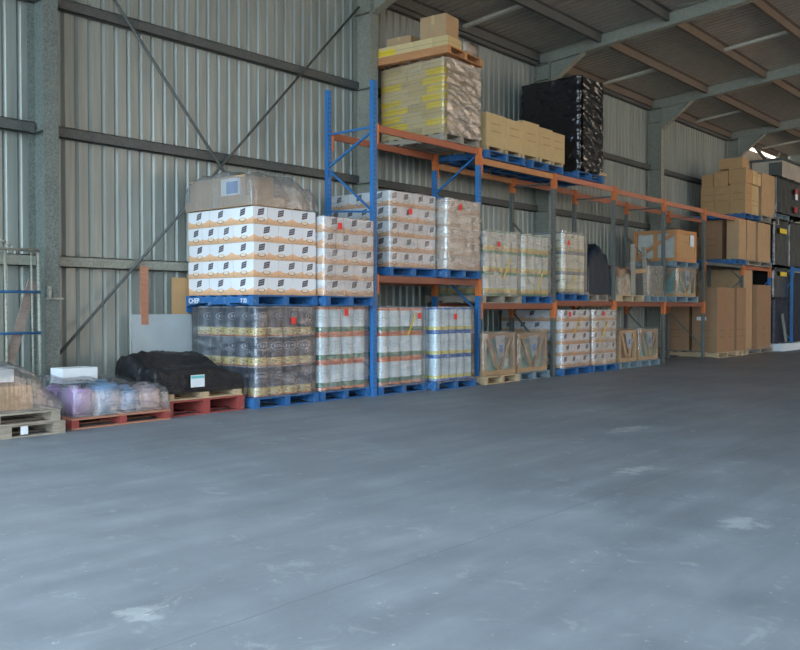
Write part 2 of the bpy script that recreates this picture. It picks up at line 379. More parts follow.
def ibeam_v(bm, x, ya, yb, z0, z1, fw=.2, t=.014):
    bx(bm, x - fw / 2, x + fw / 2, ya, ya + t, z0, z1)
    bx(bm, x - fw / 2, x + fw / 2, yb - t, yb, z0, z1)
    bx(bm, x - .006, x + .006, ya + t, yb - t, z0, z1)
HA = {1: (9.3, 6.68), 2: (9.9, 6.6), 3: (9.9, 6.6), 4: (9.9, 6.5), 5: (9.9, 6.5)}
for i, X in enumerate(XC):
    b = NB(); ibeam_v(b, X, 10.75, YW + .02, 0, 7.15)
    bx(b, X - .15, X + .15, 10.7, YW + .02, .0, .02)
    for z in (3.67, 5.37): bx(b, X - .1, X + .1, 10.76, YW, z - .005, z + .005)
    bx(b, X - .1, X + .1, 10.76, YW, 6.72, 6.74)
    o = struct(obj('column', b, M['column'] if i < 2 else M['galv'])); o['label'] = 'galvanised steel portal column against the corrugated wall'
    # rafter: I section following the roof slope, ridge at Y = -1
    b = NB()
    def rz_(y, off): return roofz(y) - off
    for y0, y1, s in ((YW, -1, 1),):
        for (o0, o1, w) in ((.0, .014, .18), (.28, .294, .18), (.014, .28, .012)):
            vs = [b.verts.new((X + sx * w / 2, y, roofz(y) - oo)) for y in (y0, y1) for sx in (-1, 1) for oo in (o0, o1)]
            bmesh.ops.convex_hull(b, input=vs)
    for (o0, o1, w) in ((.0, .014, .18), (.28, .294, .18), (.014, .28, .012)):
        vs = [b.verts.new((X + sx * w / 2, y, roofz(-1) - (.09 * (-1 - y)) - oo)) for y in (-1, -13) for sx in (-1, 1) for oo in (o0, o1)]
        bmesh.ops.convex_hull(b, input=vs)
    struct(obj('rafter', b, M['galv']))
    if i >= 1:
        yh, zh = HA.get(i if i != 2 else 1, (9.9, 6.6)) if i == 2 else HA.get(i, (9.9, 6.6))
        b = NB()
        bar(b, (X, 10.75, zh), (X, yh, roofz(yh) - .28), .18, .014, up=(1, 0, 0)) if False else None
        vs = [b.verts.new((X + sx * .09, y, z)) for sx in (-1, 1) for y, z in ((10.75, zh), (10.75, zh + .02), (yh, roofz(yh) - .30), (yh, roofz(yh) - .28))]
        bmesh.ops.convex_hull(b, input=vs)
        vs = [b.verts.new((X + sx * .006, y, z)) for sx in (-1, 1) for y, z in ((10.75, zh + .01), (10.75, roofz(10.75) - .29), (yh, roofz(yh) - .29))]
        bmesh.ops.convex_hull(b, input=vs)
        struct(obj('haunch', b, M['galv']))
for i in range(len(XC) - 1):
    xa, xb = XC[i] + .1, XC[i + 1] - .1
    for z in (2.02, 3.74, 5.44, 7.16):
        b = NB()   # C section girt
        h = .075; y0, y1 = YW - .06, YW + .04
        if i >= 5 and z > 7: continue
        bx(b, xa - .06, xb + .06, y0, y0 + .012, z - h, z + h); bx(b, xa - .06, xb + .06, y0, y1, z + h - .012, z + h); bx(b, xa - .06, xb + .06, y0, y1, z - h, z - h + .012)
        struct(obj('girt', b, M['galv_dark'] if z > 3 else M['galv']))  # upper girts get darker steel, their shade put into the colour
    k = 0
    for k in range(9):
        y = 11.02 - 1.58 * k
        if y < -.8: break
        zt = roofz(y); b = NB(); m = M['galv_dark'] if i < 2 else M['purlin']
        bx(b, xa - .02, xb + .02, y - .006, y + .006, zt - .2, zt - .01)
        bx(b, xa - .02, xb + .02, y - .075, y, zt - .02, zt - .008); bx(b, xa - .02, xb + .02, y, y + .075, zt - .2, zt - .188)
        struct(obj('purlin', b, M['galv_dark'] if i < 3 else M['purlin']))
        if k % 2 == 0 and k < 7:
            xm = (xa + xb) / 2; y2 = y - 1.58; b = NB()
            bar(b, (xm, y - .01, roofz(y) - .12), (xm, y2 + .08, roofz(y2) - .12), .1, .06)
            struct(obj('purlin_bridging', b, M['batten']))
# X bracing rods in the second bay, and in the far bay
def tube(bm, p, q, r, seg=8):
    p, q = Vector(p), Vector(q); d = q - p
    R = Matrix.Translation(p) @ d.to_track_quat('Z', 'Y').to_matrix().to_4x4()
    lathe(bm, [(r, 0), (r, d.length)], seg, R=R)
X1, X2 = XC[1], XC[2]
for p, q in (((X1 + .1, 11.03, .65), (X2 - .1, 11.03, 6.85)), ((X1 + .15, 11.0, 6.7), (X2 - .15, 11.0, .06))):
    b = NB(); tube(b, p, q, .022); o = struct(obj('brace_rod', b, M['galv_dark']))
for p, q, m in (((34.7, 11.0, 6.85), (36.2, 11.0, 8.0), 'galv'), ((32.6, 11.0, 7.2), (34.3, 11.0, 6.7), 'galv_dark')):
    b = NB(); tube(b, p, q, .06); struct(obj('brace_rod', b, M[m]))

# ------------------------------------------------------------------ pallets
def pallet(x0, x1, y0, y1, z0, m, label, h=.145, group='pallets', text=False, name='pallet', rz=0, bw=.10, m2=None, solid=False):
    cx, cy = (x0 + x1) / 2, (y0 + y1) / 2; sx, sy = x1 - x0, y1 - y0
    t = empty(name, (cx, cy, z0), label, 'pallet', group, rz)
    key = ('pal', round(sx, 3), round(sy, 3), h, m.name, bw, solid)
    c = pallet.__dict__.setdefault('c', {})
    if key not in c:
        th = .02; top = NB(); bot = NB(); n = 7
        for k in range(n):
            w = .105; yy = -sy / 2 + w / 2 + (sy - w) * k / (n - 1)
            e_ = sx / 2 - (bw if solid else 0)
            bx(top, -e_, e_, yy - w / 2, yy + w / 2, h - th, h)
        for k in (0, 2, 4, 6) if h > .11 else (0, 3, 6):
            w = .10; yy = -sy / 2 + w / 2 + (sy - w) * k / (n - 1)
            e_ = sx / 2 - (bw if solid else 0)
            bx(bot, -e_, e_, yy - w / 2, yy + w / 2, 0, .016)
        br = NB()
        # bearer with two notches on its underside
        zz0, zz1 = (0, h) if solid else (.017, h - th - .001)
        bx(br, -bw / 2, bw / 2, -sy / 2 + .003, sy / 2 - .003, zz0 + (.02 if not solid else 0), zz1)
        for a, e in () if solid else ((-sy / 2 + .003, -sy * .34), (-sy * .16, sy * .16), (sy * .34, sy / 2 - .003)):
            bx(br, -bw / 2 + .001, bw / 2 - .001, a, e, zz0, zz0 + .021)
        c[key] = (mesh('top_deck', top, m), mesh('bottom_deck', bot, m), mesh('bearer', br, m2 or m))
    a, d, e = c[key]
    obj('top_deck', a, None, t); obj('bottom_deck', d, None, t)
    for xx in (-sx / 2 + bw / 2 + .002, 0, sx / 2 - bw / 2 - .002): obj('bearer', e, None, t, (xx, 0, 0))
    return t
def lettering(txt, parent, loc, size, m, rot):
    cu = bpy.data.curves.new('lettering', 'FONT'); cu.body = txt; cu.size = size; cu.extrude = .001; cu.offset = .003
    cu.materials.append(m); tmp = bpy.data.objects.new('tmp_text', cu); me = bpy.data.meshes.new_from_object(tmp); me.name = 'lettering'
    bpy.data.objects.remove(tmp); o = bpy.data.objects.new('lettering', me); C.objects.link(o); o.parent = parent
    o.location = loc; o.rotation_euler = rot; return o

# ------------------------------------------------------------------ cartons in stacks
LAY = ['bottom', 'second', 'third', 'fourth', 'top']
def parts_of(a, b, fr):
    s = sum(fr); out = []; p = a
    for f in fr: out.append((p, p + (b - a) * f / s)); p += (b - a) * f / s
    return out
def names(n):
    return {1: ['only'], 2: ['left', 'right'], 3: ['left', 'middle', 'right'], 4: ['leftmost', 'second', 'third', 'rightmost']}[n]
def carton_stack(x0, x1, y0, y1, z0, h, nl, left, front, where, group, m, layers=LAY, kind='white logo carton', jit=.008, nameo='carton', depth=.36):
    for k in range(nl):
        L = left[k % len(left)]; F = front[k % len(front)]; z = z0 + h * k; j = random.uniform(-jit, jit)
        fp = parts_of(x0, x1, F); lp = parts_of(y0, y1, L)       # left face runs from the far end (left in view) to the near corner
        ly = layers[k]; g = .004
        fn = names(len(fp)); ln = names(len(lp))[::-1]
        cy = lp[0][1]
        for i, (a, e) in enumerate(fp):
            d = cy if i == 0 else y0 + depth
            mm = m[(k * 3 + i) % len(m)]
            w = 'near corner' if i == 0 else 'front face ' + fn[i]
            boxobj(nameo, a + g + j, e - g + j, y0 + g + random.uniform(0, jit), d - g, z, z + h - .003, mm, '%s, %s layer, %s, %s' % (kind, ly, w, where), 'carton', group)
        for i, (a, e) in enumerate(lp):
            if i == 0: continue
            mm = m[(k * 2 + i + 1) % len(m)]
            boxobj(nameo, x0 + g + j + random.uniform(0, jit), x0 + max(.26, min(depth, (fp[0][1] - fp[0][0]))) , a + g, e - g, z, z + h - .003, mm, '%s, %s layer, left face %s, %s' % (kind, ly, ln[i], where), 'carton', group)
LF = [[1, 1, 1], [1, .8, .8, .8]]
FF = [[.26, .47, .47], [.47, .47, .26]]
mW = [M['white_carton']]
carton_stack(8.03, 9.23, 9.5, 11.0, 1.585, .247, 5, LF, FF, 'stack left of the blue rack', 'cartons of the stack left of the blue rack', mW)
carton_stack(9.27, 10.36, 9.37, 10.8, 1.585, .236, 5, [[1, 1]], [[.47, .47, .26], [.26, .47, .47]], 'narrow stack before the blue post', 'cartons of the narrow stack', mW)
carton_stack(10.84, 12.04, 9.45, 10.85, 2.075, .248, 5, LF, [[.3, .5, .5, .3], [.3, .6, .6]], 'stack in first rack bay', 'cartons of the first bay stack', mW)
carton_stack(12.12, 13.09, 9.27, 10.6, 2.075, .242, 5, [[1, 1]], [[.3, .5], [.5, .3]], 'wrapped stack by second rack post', 'cartons of the wrapped stack by the second post', mW)
carton_stack(16.08, 17.26, 9.3, 10.8, .16, .24, 5, LF, [[.3, .5, .5], [.5, .5, .3]], 'left floor stack of third bay', 'cartons of the left floor stack', mW)
carton_stack(17.4, 18.48, 9.3, 10.7, .16, .24, 5, [[1, 1]], [[.26, .47, .47], [.47, .47, .26]], 'right floor stack of third bay', 'cartons of the right floor stack', mW)

# ------------------------------------------------------------------ stretch wrap
def wrap(x0, x1, y0, y1, z0, z1, m, label, seed=0, amp=.012, res=.07, flare=.03, corner=.05, sticker=None, tape=None, top=False, name='stretch_wrap', taper=0, cat='plastic wrap', fold=0):
    cx, cy = (x0 + x1) / 2, (y0 + y1) / 2; sx, sy = (x1 - x0) / 2 + .016, (y1 - y0) / 2 + .016
    per = []
    def side(ax, ay, bx_, by_):
        n = max(4, int(math.hypot(bx_ - ax, by_ - ay) / res))
        for k in range(n): per.append((ax + (bx_ - ax) * k / n, ay + (by_ - ay) * k / n))
    cr = min(corner, sx * .4)
    def arc(ax, ay, a0):
        for k in range(5):
            a = a0 + PI / 2 * k / 5; per.append((ax + cr * math.cos(a), ay + cr * math.sin(a)))
    side(-sx + cr, -sy, sx - cr, -sy); arc(sx - cr, -sy + cr, -PI / 2); side(sx, -sy + cr, sx, sy - cr); arc(sx - cr, sy - cr, 0)
    side(sx - cr, sy, -sx + cr, sy); arc(-sx + cr, sy - cr, PI / 2); side(-sx, sy - cr, -sx, -sy + cr); arc(-sx + cr, -sy + cr, PI)
    nz = max(4, int((z1 - z0) / res)); b = NB(); L = b.loops.layers.uv.verify(); rows = []; us = [0]
    for i in range(len(per)):
        a, e = per[i], per[(i + 1) % len(per)]; us.append(us[-1] + math.hypot(a[0] - e[0], a[1] - e[1]))
    for j in range(nz + 1):
        z = (z1 - z0) * j / nz; row = []
        for i, (px, py) in enumerate(per):
            nx = px / sx; ny = py / sy
            q = noise.noise(Vector((px * 3 + seed * 7, py * 3, z * 5 + px * 1.5)))
            q2 = noise.noise(Vector((px * 9 + seed, py * 9 + 3, z * 14)))
            d = .006 + amp * (abs(q) * 1.4 + q2 * .5 + .3)
            if fold: d += fold * abs(math.sin((z + .3 * (px + py)) * 24 + q * 5))
            if j == 0: d += flare * (.6 + q)
            f = 1 - taper * (z / (z1 - z0))
            kx, ky = max(-sx + cr, min(sx - cr, px)), max(-sy + cr, min(sy - cr, py)); ln = math.hypot(px - kx, py - ky) or 1
            ex, ey = (px - kx) / ln, (py - ky) / ln
            zz = z + (.02 * q if j in (0, nz) else 0)
            row.append(b.verts.new((px * f + ex * d, py * f + ey * d, zz)))
        rows.append(row)
    n = len(per)
    for j in range(nz):
        for i in range(n):
            f = b.faces.new((rows[j][i], rows[j][(i + 1) % n], rows[j + 1][(i + 1) % n], rows[j + 1][i])); f.smooth = True
            for l, (uu, zz) in zip(f.loops, ((us[i], j), (us[i + 1], j), (us[i + 1], j + 1), (us[i], j + 1))):
                l[L].uv = (uu + seed * 3.3, zz * (z1 - z0) / nz + seed * 1.7)
    if top:
        cv = b.verts.new((0, 0, z1 - z0 + .02))
        for i in range(n): b.faces.new((rows[-1][i], rows[-1][(i + 1) % n], cv)).smooth = True
    o = obj(name, b, m, None, (cx, cy, z0)); tag(o, label, cat)
    if sticker:
        u, v = sticker; s = obj('sticker', boxmesh('sticker', .085, .003, .10, M['sticker']), None, o, (u - cx, -sy - .03 - amp, v - z0)); s['label'] = 'red sticker'
    if tape:
        (xa, za), (xb, zb) = tape; t = NB(); bar(t, (xa - cx, -sy - .028 - amp, za - z0), (xb - cx, -sy - .028 - amp, zb - z0), .004, .035, up=(0, 0, 1))
        s = obj('tape_strip', t, M['yellow_tape'], o); s['label'] = 'yellow tape strip'
    return o

# ------------------------------------------------------------------ tins in stacks
def can_meshes(key, r, h, m, c={}):
    k = (m.name, round(r, 3), round(h, 3))
    if k not in c:
        b = NB()
        lathe(b, [(r * .97, 0), (r, .006), (r, .012), (r * .975, .02), (r * .975, h - .02), (r, h - .012), (r, h - .004), (r * .97, h)], 24)
        l = NB(); lathe(l, [(r * .93, 0), (r * .93, .004), (r * .80, .005), (r * .78, .012), (r * .2, .012)], 20)
        c[k] = (mesh('tin', b, m), mesh('lid', l, M['lid']))
    return c[k]
def can_stack(x0, x1, y0, z0, z1, nf, nleft, nl, m, desc, where, group, lids=True):
    w = (x1 - x0) / nf; r = w / 2 * .985; h = (z1 - z0) / nl
    body, lid = can_meshes(desc, r, h - .004, m)
    lay = {3: ['bottom', 'middle', 'top']}[nl]
    od = {4: ['first', 'second', 'third', 'fourth'], 5: ['first', 'second', 'third', 'fourth', 'fifth']}
    for k in range(nl):
        for i in range(nf):
            o = obj('food_tin', body, None, None, (x0 + w * (i + .5), y0 + w / 2, z0 + h * k), random.uniform(-.5, .5))
            tag(o, '%s, %s layer, front %s from left, %s' % (desc, lay[k], od[5][i], where), 'tin', group)
            if k == nl - 1 and lids: obj('lid', lid, None, o, (0, 0, h - .0035))
        for i in range(nleft):
            o = obj('food_tin', body, None, None, (x0 + w / 2, y0 + w * (i + 1.5), z0 + h * k), random.uniform(-.5, .5))
            tag(o, '%s, %s layer, %s behind near corner, %s' % (desc, lay[k], od[5][i], where), 'tin', group)
            if k == nl - 1 and lids: obj('lid', lid, None, o, (0, 0, h - .0035))
can_stack(8.07, 9.21, 9.5, .155, 1.42, 4, 4, 3, M['can_dark'], 'dark navy tin', 'floor stack under white cartons', 'dark tins of the first floor stack')
can_stack(9.31, 10.37, 9.5, .155, 1.42, 4, 2, 3, M['can_green'], 'white orange-rimmed tin', 'floor stack before blue post', 'tins of the second floor stack')
can_stack(10.58, 11.72, 9.42, .155, 1.40, 4, 4, 3, M['can_green'], 'white orange-rimmed tin', 'floor stack inside first bay', 'tins of the third floor stack')
can_stack(11.82, 12.92, 9.27, .155, 1.41, 5, 4, 3, M['can_blue'], 'grey blue-rimmed tin', 'floor stack by second post', 'tins of the fourth floor stack')
can_stack(13.5, 14.70, 9.45, 1.645, 2.85, 5, 4, 3, M['can_gy'], 'green-banded tin', 'leftmost shelf tin stack', 'tins of the left shelf stack')
can_stack(14.8, 15.86, 9.45, 1.645, 2.85, 4, 2, 3, M['can_gy'], 'green-banded tin', 'second shelf tin stack', 'tins of the middle shelf stack')
can_stack(16.35, 17.37, 9.45, 1.705, 3.0, 4, 4, 3, M['can_navy'], 'cream tin', 'third bay shelf stack', 'tins of the right shelf stack')

wrap(8.07, 9.21, 9.5, 10.95, .14, 1.42, M['film'], 'clear wrinkled wrap around the dark tins on a blue pallet', 1, amp=.008, sticker=(8.72, 1.17))
wrap(9.31, 10.37, 9.5, 10.9, .14, 1.43, M['film'], 'clear wrap around white tins on floor before blue post', 2, amp=.008, sticker=(9.82, 1.28))
wrap(10.58, 11.72, 9.42, 10.9, .12, 1.41, M['film'], 'clear wrap around orange-rimmed tins under the first rack beam', 3, amp=.008, sticker=(11.5, 1.22), tape=((11.2, .95), (11.42, 1.33)))
wrap(11.82, 12.92, 9.27, 10.6, .12, 1.43, M['film'], 'clear wrap around blue-rimmed tins on the floor', 4, amp=.008, sticker=(12.3, 1.20))
wrap(13.5, 14.70, 9.45, 10.8, 1.635, 2.87, M['film_hazy'], 'hazy wrap around leftmost stack of green-banded tins on shelf', 5, sticker=(13.9, 2.55), tape=((14.05, 1.95), (14.3, 2.35)))
wrap(14.8, 15.86, 9.45, 10.7, 1.635, 2.86, M['film_hazy'], 'hazy wrap flaring over pallet around second shelf tin stack', 6, flare=.09, tape=((15.3, 1.75), (15.45, 2.1)))
wrap(16.35, 17.37, 9.45, 10.8, 1.695, 3.02, M['film_hazy'], 'glossy pale wrap around cream tins on third bay shelf', 7, flare=.07, sticker=(16.5, 2.72), tape=((16.6, 1.8), (16.75, 2.1)))
wrap(12.12, 13.09, 9.27, 10.6, 2.065, 3.29, M['film_heavy'], 'heavy brownish wrap around carton stack next to orange-topped post', 8, amp=.03, sticker=(12.42, 3.1))
wrap(16.08, 17.26, 9.3, 10.8, .15, 1.36, M['film'], 'clear wrap around left carton stack on third bay floor', 9, sticker=(16.3, 1.22), tape=((16.45, .85), (16.85, 1.25)))
wrap(17.4, 18.48, 9.3, 10.7, .15, 1.36, M['film_hazy'], 'clear wrap around right carton stack on third bay floor', 10, sticker=(17.8, 1.22), tape=((17.6, .65), (18.0, 1.1)))
wrap(9.27, 10.36, 9.37, 10.8, 1.575, 2.77, M['film'], 'thin clear wrap around narrow carton stack before the blue post', 11, amp=.006, flare=.01, sticker=(9.55, 2.58))
wrap(10.84, 12.04, 9.45, 10.85, 2.07, 3.32, M['film'], 'thin clear wrap around carton stack in the first rack bay', 12, amp=.006, flare=.01, sticker=(11.3, 2.95))

# pallets under those loads
BG = 'blue pallets'
a = pallet(8.0, 9.24, 9.46, 10.98, 0, M['bluepal'], 'blue pallet on the floor under the dark tins', group=BG)
a = pallet(8.0, 9.24, 9.48, 11.02, 1.435, M['bluepal'], 'blue pallet with white lettering between tins and white cartons', group=BG)
lettering('CHEP', a, (-.623, .70, .035), .105, M['white'], (PI / 2, 0, -PI / 2))
lettering('7 22', a, (-.623, -.50, .045), .075, M['white'], (PI / 2, 0, -PI / 2))
boxobj('corner_block', -.60, -.2, .772, .85, -.10, .145, M['bluepal'], parent=a)
pallet(9.28, 10.39, 9.46, 10.9, 0, M['bluepal'], 'blue pallet on floor just left of the first blue post', group=BG)
pallet(9.28, 10.38, 9.35, 10.8, 1.435, M['bluepal'], 'blue pallet under the narrow white carton stack', group=BG)
pallet(10.54, 11.76, 9.4, 10.85, 0, M['bluepal'], 'blue pallet on floor under orange-rimmed tins in first bay', group=BG)
pallet(11.78, 12.96, 9.24, 10.6, 0, M['bluepal'], 'blue pallet on floor under the blue-rimmed tins', group=BG)
pallet(10.8, 12.06, 9.42, 10.85, 1.925, M['bluepal'], 'blue pallet on the first bay beam under white cartons', group=BG)
pallet(12.1, 13.11, 9.25, 10.6, 1.925, M['bluepal'], 'blue pallet on first bay beam under brownish wrapped cartons', group=BG)
pallet(13.42, 14.74, 9.42, 10.8, 1.495, M['wood_old'], 'weathered wooden pallet under leftmost shelf tin stack', group=None)
pallet(14.78, 15.9, 9.42, 10.7, 1.495, M['bluepal'], 'blue pallet under the second shelf tin stack', group=BG)
pallet(16.28, 17.42, 9.42, 10.8, 1.555, M['bluepal'], 'blue pallet under cream tins on the third bay shelf', group=BG)
pallet(16.05, 17.29, 9.27, 10.8, 0, M['bluepal'], 'blue pallet under left wrapped cartons on third bay floor', group=BG)
pallet(17.36, 18.52, 9.27, 10.7, 0, M['bluepal'], 'blue pallet under right wrapped cartons on third bay floor', group=BG)
pallet(13.45, 14.75, 9.35, 10.7, 4.165, M['bluepal'], 'blue pallet under left half of pale cartons on top beam', group=BG)
pallet(14.95, 16.2, 9.35, 10.7, 4.165, M['bluepal'], 'blue pallet under right half of pale cartons on top beam', group=BG)
pallet(16.78, 18.0, 9.36, 10.85, 4.175, M['bluepal'], 'blue pallet under the tall black wrapped load', group=BG)

# ------------------------------------------------------------------ pallet racking
def frame(x, top, m, label, braces, yf=9.45, yb=10.46, m_low=None):
    t = empty('rack_upright_frame', (x, yf, 0), label, 'rack frame', 'rack upright frames')
    d = yb - yf
    for y in (0, d):
        b = NB()      # open C section post with a folded lip
        bx(b, -.045, .045, y - .035, y - .031, .01, top); bx(b, -.045, -.041, y - .031, y + .035, .01, top); bx(b, .041, .045, y - .031, y + .035, .01, top)
        z = .12
        while z < top - .1:
            for s in (-.02, .02): bx(b, s - .006, s + .006, y - .0365, y - .0345, z, z + .022, 1)
            z += .075
        obj('post', b, [m, M['dark']], t)
        b = NB(); bx(b, -.075, .075, y - .06, y + .06, 0, .01); obj('foot_plate', b, m, t)
    for kind, z0, z1 in braces:
        b = NB(); bar(b, (0, .035, z0), (0, d - .035, z1), .03, .035, up=(1, 0, 0))
        obj('horizontal_brace' if kind == 'h' else 'diagonal_brace', b, m, t)
    return t
def lad(top, first=.35, step=.95):
    out = [('h', .2, .2)]; z = .35; k = 0
    while z + step < top - .2:
        out.append(('d', z + step, z) if k % 2 else ('d', z, z + step)); z += step; k += 1
    out.append(('h', top - .15, top - .15)); return out
FX = [10.44, 13.3, 15.96, 18.63, 21.34, 23.95, 26.98]
frame(FX[0], 5.0, M['blue'], 'tall blue rack frame at left end, rising above the orange beams',
      [('h', .3, .3), ('d', .4, 1.2), ('d', 2.0, 1.25), ('d', 2.05, 2.85), ('d', 2.93, 3.0), ('d', 2.95, 3.68), ('d', 4.2, 3.74), ('h', 4.27, 4.27)])
frame(FX[1], 4.33, M['blue'], 'second blue rack frame, between brownish cartons and green-banded tins', [('h', .3, .3), ('d', .4, 1.3), ('d', 1.35, 2.15), ('d', 2.95, 2.2), ('d', 2.97, 3.55), ('d', 4.2, 3.58)])
gl = ['grey rack frame behind the floor crates, orange beams meet it', 'grey rack frame between the dark covered lump and brown bundle', 'grey rack frame in front of the stacked window-sided crates',
      'grey rack frame just left of the tall brown cartons', 'grey rack frame passing in front of the brown carton stack']
for i, l in enumerate(gl): frame(FX[i + 2], 4.17 - .02 * i, M['rackgrey'], l, lad(4.12 - .02 * i))
frame(29.42, 3.0, M['blue'], 'short blue rack frame behind the far tall cartons', lad(2.9))
frame(31.0, 2.77, M['blue'], 'blue rack frame among the black covered loads, left one', lad(2.7), 9.22, 9.95)
frame(33.6, 2.77, M['blue'], 'blue rack frame at far right edge beside black loads', lad(2.7), 9.22, 9.95)
def beam(xa, xb, y, zt, m, label, h=.11, conn=.30, mc=None, face=-1):
    b = NB(); x0, x1 = xa + .052, xb - .052
    t = empty('rack_beam', ((x0 + x1) / 2, y, zt - h), label, 'rack beam', 'horizontal rack beams')
    hl = (x1 - x0) / 2
    bx(b, -hl, hl, -.025, .025, 0, h * .62); bx(b, -hl, hl, -.025, .012, h * .62, h)
    obj('beam_rail', b, m, t)
    for s in (-1, 1):
        c = NB(); xx = s * (hl + .052) if s > 0 else s * (hl - .013)
        hw = .046 if s > 0 else .013
        bx(c, xx - hw, xx + hw, -.052 * 1, -.040, h - conn, h + .02); bx(c, s * hl - .004, s * hl + .004, -.04, .03, h - conn, h + .02)
        obj('end_connector', c, mc or M['connector'], t)
    return t
nm = ['first', 'second', 'third', 'fourth', 'fifth', 'sixth']
tops = [4.31, 4.155, 4.165, 4.13, 4.11, 4.08]; mids = [1.92, 1.49, 1.55, 1.55, 1.55, None]
for i in range(6):
    for (lev, zz) in (('top', tops[i]), ('middle', mids[i])):
        if zz is None: continue
        for (fb, y) in (('front', 9.45), ('rear', 10.46)):
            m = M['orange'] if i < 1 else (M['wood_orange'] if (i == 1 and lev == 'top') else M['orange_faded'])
            if lev == 'middle': m = M['beam_shaded']  # shade on the middle beams is painted in as darker orange
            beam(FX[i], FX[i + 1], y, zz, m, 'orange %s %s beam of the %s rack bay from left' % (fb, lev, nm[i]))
beam(FX[6], 29.42, 9.45, 2.68, M['orange'], 'short orange beam right of the tall brown cartons')
beam(FX[5], FX[6], 9.45, 2.68, M['rackgrey'], 'pale rail below the middle brown cartons', h=.08)
beam(31.0, 33.6, 9.22, 2.75, M['blue'], 'lower blue beam carrying black covered loads', mc=M['blue'])

# ------------------------------------------------------------------ top beam loads
pallet(12.2, 13.28, 9.4, 10.9, 4.315, M['wood_old'], 'wooden pallet under tall cream cartons on first bay beam', group=None, h=.135)
LN = ['bottom', 'second', 'third', 'fourth', 'fifth', 'sixth', 'seventh', 'eighth', 'top']
def flat_stack():
    x0, x1, y0, y1, z0, h = 12.23, 13.25, 9.42, 10.88, 4.455, .145
    for k in range(9):
        L = [[.34, .33, .33], [.27, .3, .43]][k % 2]; z = z0 + h * k
        for i, (a, e) in enumerate(parts_of(y0, y1, L)):
            yel = (i == 0 and k in (1, 3, 4, 5, 6, 7)) or (i == 2 and k in (1, 2, 3, 4, 6))
            d = 'yellow-labelled' if yel else 'plain cream'
            pos = ['near corner', 'middle', 'far end'][i]
            j = random.uniform(0, .008)
            boxobj('flat_carton', x0 + j, x0 + .5, a + .003, e - .003, z, z + h - .003, M['flat_yellow'] if yel else M['flat_carton'],
                   '%s flat carton, %s layer, %s, tall stack above first bay' % (d, LN[k], pos), 'carton', 'flat cartons of the tall top stack')
        boxobj('flat_carton', x0 + .504, x1, y0 + .003, y0 + .36, z, z + h - .003, M['flat_carton'],
               'plain cream flat carton, %s layer, right face, tall stack above first bay' % LN[k], 'carton', 'flat cartons of the tall top stack')
flat_stack()
NW = wrap(12.23, 13.25, 9.42, 10.88, 4.44, 5.77, M['film'], 'thin clear wrap around the tall cream carton stack above first bay', 13, amp=.01)
# heavier wrinkled wrap on its right face
def sheet_panel(x0, x1, y, z0, z1, m, label, seed, amp=.03, res=.03, host=None):
    b = NB(); L = b.loops.layers.uv.verify(); nx = int((x1 - x0) / res); nz = int((z1 - z0) / res); g = []
    for j in range(nz + 1):
        row = []
        for i in range(nx + 1):
            x = (x1 - x0) * (i / nx - .5); z = (z1 - z0) * j / nz
            q = noise.noise(Vector((x * 4 + seed, z * 16 + x * 5, seed))); q2 = noise.noise(Vector((x * 14, z * 22, seed + 4)))
            row.append(b.verts.new((x, -amp * (.9 + q + .4 * q2), z)))
        g.append(row)
    for j in range(nz):
        for i in range(nx):
            f = b.faces.new((g[j][i], g[j][i + 1], g[j + 1][i + 1], g[j + 1][i])); f.smooth = True
            for l, (a, c) in zip(f.loops, ((i, j), (i + 1, j), (i + 1, j + 1), (i, j + 1))): l[L].uv = (a * res + seed, c * res)
    o = obj('wrinkled_layer', b, m, host, Vector(((x0 + x1) / 2, y, z0)) - host.location); o['label'] = label; return o
sheet_panel(12.24, 13.24, 9.38, 4.43, 5.74, M['film_heavy'], 'heavily wrinkled hazy wrap layer', 3.3, host=NW)
t = pallet(12.1, 13.3, 9.32, 10.93, 5.79, M['wood_orange'], 'orange-brown pallet lying on top of the tall cream stack', group=None, h=.135, solid=True)
TOPS = [t]
z = 5.93
for i, (a, e) in enumerate(parts_of(9.35, 10.88, [.3, .4, .4, .42])):
    yel = i == 3
    boxobj('flat_carton', 12.13, 12.6, a + .003, e - .003, z, z + .17, M['flat_yellow'] if yel else M['flat_carton'],
           '%s flat carton on orange-brown pallet, %s' % ('yellow-labelled' if yel else 'plain cream', ['near corner', 'second from near corner', 'third from near corner', 'far end'][i]), 'carton', 'cartons on the orange-brown pallet')
boxobj('flat_carton', 12.78, 13.18, 9.4, 9.95, z, z + .22, M['flat_carton'], 'film-covered carton at right end of orange-brown pallet', 'carton')
wrap(12.78, 13.18, 9.4, 9.95, z + .005, z + .23, M['film_heavy'], 'crumpled wrap over carton at right of orange-brown pallet', 15, amp=.05, flare=.02, top=True, res=.05)
def open_box(name, x0, x1, y0, y1, z0, z1, m, label, lw=.0):
    o = boxobj(name, x0, x1, y0, y1, z0, z1, m, label, 'carton')
    b = NB(); bx(b, -(x1 - x0) / 2 - .001, (x1 - x0) / 2 + .001, -.03, .03, z1 - z0, z1 - z0 + .002); bx(b, -(x1 - x0) / 2 - .0015, -(x1 - x0) / 2 - .0005, -.03, .03, (z1 - z0) * .6, z1 - z0)
    obj('packing_tape', b, M['kraft_pale'], o); return o
open_box('cardboard_box', 12.18, 12.6, 9.42, 9.95, 6.105, 6.50, M['kraft_plain'], 'large brown box on top of the highest stack')
b = NB(); bx(b, -.02, -.001, -.05, .03, .02, .12)
open_box('cardboard_box', 12.25, 12.6, 10.2, 10.72, 6.105, 6.28, M['kraft_plain'], 'small brown box left of the large box on highest stack')

